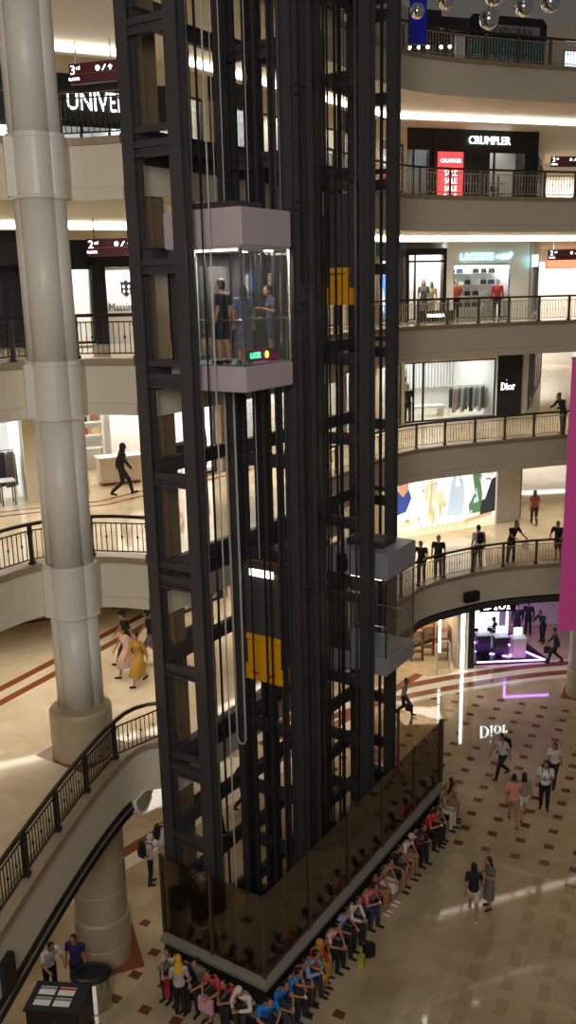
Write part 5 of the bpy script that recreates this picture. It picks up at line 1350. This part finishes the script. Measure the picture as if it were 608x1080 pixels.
with GROUND():
    # ---- standing and walking on the ground floor
    p = person('standing woman in a yellow headscarf and grey white top, left end of the curb', -2.80, 17.9, 0, 95, 'phone', 1.58, top=(182, 176, 168), low=(24, 24, 28), hair='scarf', scarf=(224, 168, 36), fem=True, sleeve='long')
    t = held('handbag', 'red bag hanging at the side of the woman in the yellow headscarf', 'bag', p, (-.02, .30, .98), lambda o: (MB().b2(-.14, .14, -.06, .06, -.3, 0).build('body', cmat((176, 30, 34)), o, bevel=.02), MB().path([(-.1, 0, 0), (0, -.06, .38), (.1, 0, 0)], .008).build('strap', cmat((176, 30, 34)), o)), 'carried bags')
    p = person('walking man in a white shirt with a black backpack, striding left across the floor', 7.24, 28.14, 0, 205, 'walk', 1.70, top=(206, 206, 208), low=(22, 22, 26)); backpack(p, 'black backpack of the man striding left')
    person('man in a salmon pink shirt and beige shorts walking beside a girl', 6.9, 25.3, 0, 80, 'walk', 1.72, top=(222, 142, 130), low=(160, 140, 112), lower='shorts')
    person('girl with long dark hair in white shorts walking beside the man in salmon pink', 7.3, 25.6, 0, 80, 'walk', 1.60, top=(150, 128, 118), low=(232, 226, 216), lower='shorts', hair='long', fem=True, var=-1)
    p = person('man in a white shirt and black trousers standing with a phone at the right', 8.13, 26.16, 0, 250, 'phone', 1.74, top=(214, 212, 208), low=(20, 20, 24)); backpack(p, 'dark backpack of the man with the phone at the right'); phone(p, 'phone of the standing man in white at the right')
    p = person('woman with long black hair in a white top walking at the right', 8.85, 27.58, 0, 240, 'walk', 1.62, top=(214, 208, 202), low=(26, 26, 30), hair='long', fem=True)
    person('woman with long black hair, black top and white shorts, walking in the foreground', 4.76, 21.02, 0, 78, 'walk', 1.62, top=(18, 18, 22), low=(216, 206, 190), lower='shorts', hair='long', fem=True, shoes=(220, 214, 206))
    person('woman in a grey dress with short black hair beside the one in white shorts', 5.28, 21.4, 0, 195, 'phone', 1.60, top=(112, 104, 96), lower='dress', hair='bob', fem=True)
    p = person('man in grey with a shoulder bag walking behind the shaft, far on the ground floor', 4.45, 33.0, 0, -30, 'walk', 1.62, top=(150, 148, 150), low=(34, 34, 40)); bag(p, 'dark bag of the man in grey behind the shaft', (40, 36, 36))
    p = person('person in dark blue walking past the violet platform with a bag', 11.9, 37.75, 0, 170, 'walk', 1.68, top=(28, 28, 48), low=(30, 26, 32), sleeve='long'); bag(p, 'dark bag of the person passing the violet platform', (34, 30, 34))
    person('person in black at the back of the violet platform, left one', 10.95, 40.9, 0, 260, 'stand', 1.7, top=(20, 20, 22), low=(18, 18, 20), sleeve='long')
    person('person in black at the back of the violet platform, right one', 11.6, 41.3, 0, 250, 'stand', 1.7, top=(24, 22, 24), low=(20, 20, 22), sleeve='long')
    p = person('person in black holding a tray beside the violet platform', 12.0, 40.2, 0, 215, 'rail', 1.68, top=(26, 22, 24), low=(20, 20, 22), sleeve='long')
    person('person in dark clothes seated at the black counter on the violet platform', 9.5, 39.3, .07, 180, 'phone', 1.62, top=(28, 26, 34), low=(24, 24, 28))
    person('man in a white shirt and black trousers behind the black counter, lower left', -6.05, 18.62, 0, -50, 'rail', 1.60, top=(226, 220, 214), low=(22, 22, 26))
    person('person in a dark purple shirt behind the black counter, lower left', -5.42, 18.72, 0, -95, 'stand', 1.60, top=(44, 34, 92), low=(22, 20, 28))
    p = person('person in a pale headscarf and black trousers with a backpack, left of the shaft', -4.2, 22.75, 0, 20, 'phone', 1.60, top=(190, 160, 156), low=(20, 20, 24), hair='scarf', scarf=(196, 186, 182), fem=True, sleeve='long'); backpack(p, 'black backpack of the person in the pale headscarf')
    p = person('man in a white shirt with a black vest bag reaching out, left of the shaft', -3.95, 23.5, 0, 5, 'rail', 1.66, top=(200, 196, 194), low=(170, 166, 158), lower='shorts'); backpack(p, 'black backpack of the man reaching out left of the shaft')
    person('person in pale clothes seen between the left posts of the shaft, ground floor', -2.55, 25.3, 0, -40, 'walk', 1.66, top=(176, 176, 182), low=(40, 44, 56))
    person('person in dark clothes seen between the shaft posts, ground floor', -1.75, 26.6, 0, 30, 'walk', 1.66, top=(46, 42, 46), low=(50, 44, 42))
PSC[0] = 1.07
# ---- first floor left
person('man in black with a dark hat on the first floor, left of the shaft', -5.25, 27.1, 5, 200, 'walk', 1.70, top=(26, 24, 28), low=(40, 38, 42), hair='cap', cap_col=(24, 22, 24))
person('woman in a pale pink dress on the first floor, left of the shaft', -5.1, 26.15, 5, 215, 'walk', 1.55, top=(212, 178, 166), lower='dress', hair='bob', fem=True)
person('woman in a mustard yellow dress striding on the first floor, left of the shaft', -4.62, 25.5, 5, 230, 'walk', 1.60, top=(168, 128, 40), lower='dress', hair='bun', fem=True, sleeve='long')
person('person in a black shirt and grey shorts close to the left posts, first floor', -4.5, 27.2, 5, 190, 'walk', 1.68, top=(24, 24, 28), low=(110, 108, 108), lower='shorts')
person('tiny far person in dark clothes at the back of the first floor, left', -6.9, 32.4, 5, 120, 'walk', 1.66, top=(40, 38, 42), low=(30, 30, 34))
person('woman in grey seen through the shaft on the first floor', -4.0, 29.7, 5, 250, 'phone', 1.62, top=(120, 110, 104), low=(60, 56, 60), hair='long', fem=True)
# ---- second floor left, right
person('woman in a long black robe and headscarf walking on the second floor', -5.56, 29.6, 10, 15, 'walk', 1.66, top=(16, 15, 18), low=(16, 15, 18), hair='scarf', scarf=(16, 15, 18), fem=True, sleeve='long')
person('man in black leaning at the railing at the right edge, second floor', 12.45, 40.2, 10, 200, 'rail', 1.78, top=(20, 20, 24), low=(22, 22, 26), sleeve='long')
person('person in black seen behind the left posts on the second floor', -3.9, 30.2, 10, 260, 'stand', 1.66, top=(26, 26, 30), low=(24, 24, 28))
# ---- first-floor railing at the right
E5 = 'people at the far railing'
person('man in black leaning on the far railing, farthest left of the row', 5.35, 34.75, 5, 250, 'rail', 1.66, top=(18, 18, 20), low=(20, 20, 24), group=E5)
person('man in black standing at the far railing, second in the row beside the lift cab', 6.1, 35.25, 5, 255, 'stand', 1.68, top=(20, 20, 24), low=(22, 22, 26), group=E5)
p = person('man in a white shirt with a black backpack at the far railing', 7.95, 36.3, 5, 100, 'stand', 1.78, top=(212, 208, 200), low=(40, 38, 42), group=E5); backpack(p, 'black backpack of the man in white at the far railing')
p = person('man in a black shirt bending over the far railing with a white bag', 9.5, 36.95, 5, -60, 'rail', 1.82, top=(20, 20, 24), low=(32, 30, 34), group=E5); bag(p, 'white shopping bag of the man bending over the far railing', (226, 222, 214), 'L', .3, .36)
person('person in dark clothes at the far railing, beside the magenta banner', 11.6, 37.2, 5, 240, 'rail', 1.70, top=(36, 32, 36), low=(60, 44, 42), lower='shorts', group=E5)
person('person in a red top at the corridor entrance behind the far railing', 12.2, 43.2, 5, 80, 'walk', 1.64, top=(120, 40, 34), low=(30, 28, 30), hair='long', fem=True)
# ---- riders of the upper cab
def rider(label, a, b, head, **kw):
    x, y = PT(a, b); return person(label, x, y, 15.015, head, kw.pop('pose', 'stand'), **kw)
rider('man in a black T-shirt and shorts riding in the upper lift cab', 1.22, 1.45, 150, top=(16, 16, 20), low=(26, 32, 48), lower='shorts', h=1.72)
rider('woman in a patterned blue grey dress riding in the upper lift cab, at the corner', 1.38, .98, 100, top=(90, 100, 130), lower='dress', hair='bob', fem=True, h=1.60)
rider('rider in blue with arms folded at the right glass of the upper lift cab', 2.42, .95, 200, pose='phone', top=(44, 54, 76), low=(60, 66, 84), lower='shorts', h=1.58)
# ---- shop-window mannequins
person('mannequin in a black suit behind the boutique glass', 6.1, 44.98, 10.0, 262, 'stand', 1.78, top=(18, 18, 22), low=(16, 16, 20), sleeve='long', skin='skin_pale', name='mannequin', cat='mannequin')
person('tall mannequin with a dark shawl in the fashion window', *RT.pt(1.15, .5), 15.0, 262, 'stand', 1.8, top=(120, 118, 124), lower='dress', hair='long', fem=True, skin='skin_pale', name='mannequin', cat='mannequin')
person('mannequin in a cream dress in the fashion window', *RT.pt(1.6, .55), 15.0, 250, 'stand', 1.7, top=(206, 186, 150), lower='dress', hair='bob', fem=True, skin='skin_pale', name='mannequin', cat='mannequin')
person('mannequin in a red jacket at the right end of the bag shop', *RT.pt(5.25, .45), 15.0, 262, 'stand', 1.76, top=(196, 40, 36), low=(24, 24, 30), sleeve='long', skin='skin_pale', name='mannequin', cat='mannequin')
person('mannequin in a red top at the left end of the bag shop', *RT.pt(2.9, .45), 15.0, 262, 'stand', 1.76, top=(214, 80, 64), low=(24, 24, 30), skin='skin_pale', name='mannequin', cat='mannequin')

# fuse every figure piece into one continuous skin
for o, vx in PEND:
    m = o.modifiers.new('fuse', 'REMESH'); m.mode = 'VOXEL'; m.voxel_size = vx; m.use_smooth_shade = True
    s = o.modifiers.new('soft', 'SMOOTH'); s.iterations = 3; s.factor = .5
dg = bpy.context.evaluated_depsgraph_get()
for o, vx in PEND:
    me = bpy.data.meshes.new_from_object(o.evaluated_get(dg)); mats = list(o.data.materials)
    o.modifiers.clear(); old = o.data; o.data = me; bpy.data.meshes.remove(old)
    if not me.materials:
        for mm in mats: me.materials.append(mm)

# letter outlines become plain meshes
for o in TXT:
    me = bpy.data.meshes.new_from_object(o.evaluated_get(dg)); n = bpy.data.objects.new('tmp', me); COL.objects.link(n)
    n.parent = o.parent; n.location = o.location; n.rotation_euler = o.rotation_euler; n.scale = o.scale
    cu = o.data; bpy.data.objects.remove(o); bpy.data.curves.remove(cu); n.name = 'lettering'
EDL = {1: 50, 2: 130, 3: 120, 4: 120, 5: 80}
EAT = 40; EAT2 = 1700; EWORLD = .05; EXPO = .82
# ================================================================== LIGHT
def smo(pts): return pts
# cove light strips near the shop fronts
def cove(pts, z, label, m='lamp_warm'):
    t = thing('cove_light', label, 'ceiling light', (pts[0][0], pts[0][1], z), 0, 'ceiling cove lights')
    loc = [(x - pts[0][0], y - pts[0][1]) for x, y in pts]
    MB().sweep(loc, [(.0, -.22), (.0, -.02), (.03, -.02), (.03, -.22)]).build('diffuser', m, t)
    MB().sweep(loc, [(.03, -.26), (.03, .0), (.30, .0), (.30, -.26)]).build('housing', 'cream_soffit', t)
for n in (2, 3, 4, 5):
    z = LV[n] - 1.22
    w = ORD[n]
    cove([LF.pt(s, -1.1) for s in (-6, 0, 4.6)], z, 'long glowing cove light strip under the %s level ceiling, left wing' % w)
    cove([BK.pt(s, -1.2) for s in (.5, 8, 13.4)], z, 'long glowing cove light strip under the %s level ceiling, behind the shaft' % w)
    cove([RT.pt(s, -3.2) for s in (-3.5, 2, 6.5, 10)], z, 'long glowing cove light strip under the %s level ceiling, right wing' % w)
# recessed downlights along the ring, with the light they give
PROTO = None
def downlight(x, y, z, on, e=40, label='', group=''):
    global PROTO
    if PROTO is None:
        PROTO = thing('downlight', label, 'ceiling light', (x, y, z), 0, group)
        MB().lathe([(.07, 0), (.115, 0), (.115, .02), (.07, .02)], n=20).build('rim', 'white', PROTO); MB().lathe([(.005, .004), (.07, .004), (.07, .012), (.005, .012)], n=20).build('lens', 'lamp_dot', PROTO)
        o = PROTO
    else:
        o = copy_tree(PROTO); o.location = (x, y, z); o['label'] = label; o['group'] = group
    if on:
        ld = bpy.data.lights.new('downlight_beam', 'SPOT'); ld.energy = e; ld.spot_size = math.radians(100); ld.spot_blend = .8; ld.shadow_soft_size = .09; ld.color = (1, .92, .80)
        l = bpy.data.objects.new('downlight_beam', ld); COL.objects.link(l); l.location = (x, y, z - .03)
for n, z in LV.items():
    zc = z - 1.225 - .02
    l, r = edges(n)
    lab = 'small round glowing downlight recessed in the soffit under the %s level' % ORD[n]; g = 'downlights under the %s level' % ORD[n]
    pts = [p for p in walk(offset(l, 2.2), 2.6) if p[1] > 13] + [BK.pt(s, -2.6) for s in (1, 4.5, 8, 11.5, 15)] + [p for p in walk(offset(r, 2.2), 3.) if p[0] < 16] + [LF.pt(s, -2.4) for s in (-2, 1, 4)] + [p for p in walk(offset(r, 5.), 3.4) if p[0] < 17]
    for i, (x, y) in enumerate(pts): downlight(x, y, zc, True, EDL.get(n, 60), lab, g)
for x, y in ((13.5, 52), (15.5, 58), (17.5, 64)):
    for n in (2, 3):
        downlight(x, y, LV[n] - 1.245, True, 160, 'small round glowing downlight in the corridor ceiling under the %s level' % ORD[n], 'corridor downlights')
# unseen atrium fills: one overhead, one added behind the camera
def aud(loc, e, col, size, tgt):
    ld = bpy.data.lights.new('atrium_fill', 'AREA'); ld.shape = 'DISK'; ld.size = size; ld.energy = e; ld.color = col
    o = bpy.data.objects.new('atrium_fill', ld); COL.objects.link(o); o.location = loc
    d = Vector(tgt) - Vector(loc); o.rotation_euler = d.to_track_quat('-Z', 'Y').to_euler()
aud((3, 16, 36), EAT, (1, .90, .78), 6, (3, 26, 0))
aud((-2, -6, 21), EAT2, (1, .95, .90), 8, (1, 30, 17))  # added fill from the camera side, brightens the steel and left column
W = bpy.data.worlds.new('mall'); SC.world = W; W.use_nodes = True
W.node_tree.nodes['Background'].inputs[0].default_value = (1, .92, .82, 1); W.node_tree.nodes['Background'].inputs[1].default_value = EWORLD
SC.view_settings.view_transform = 'Standard'; SC.view_settings.look = 'None'; SC.view_settings.gamma = 1; SC.view_settings.use_curve_mapping = False
SC.view_settings.exposure = EXPO
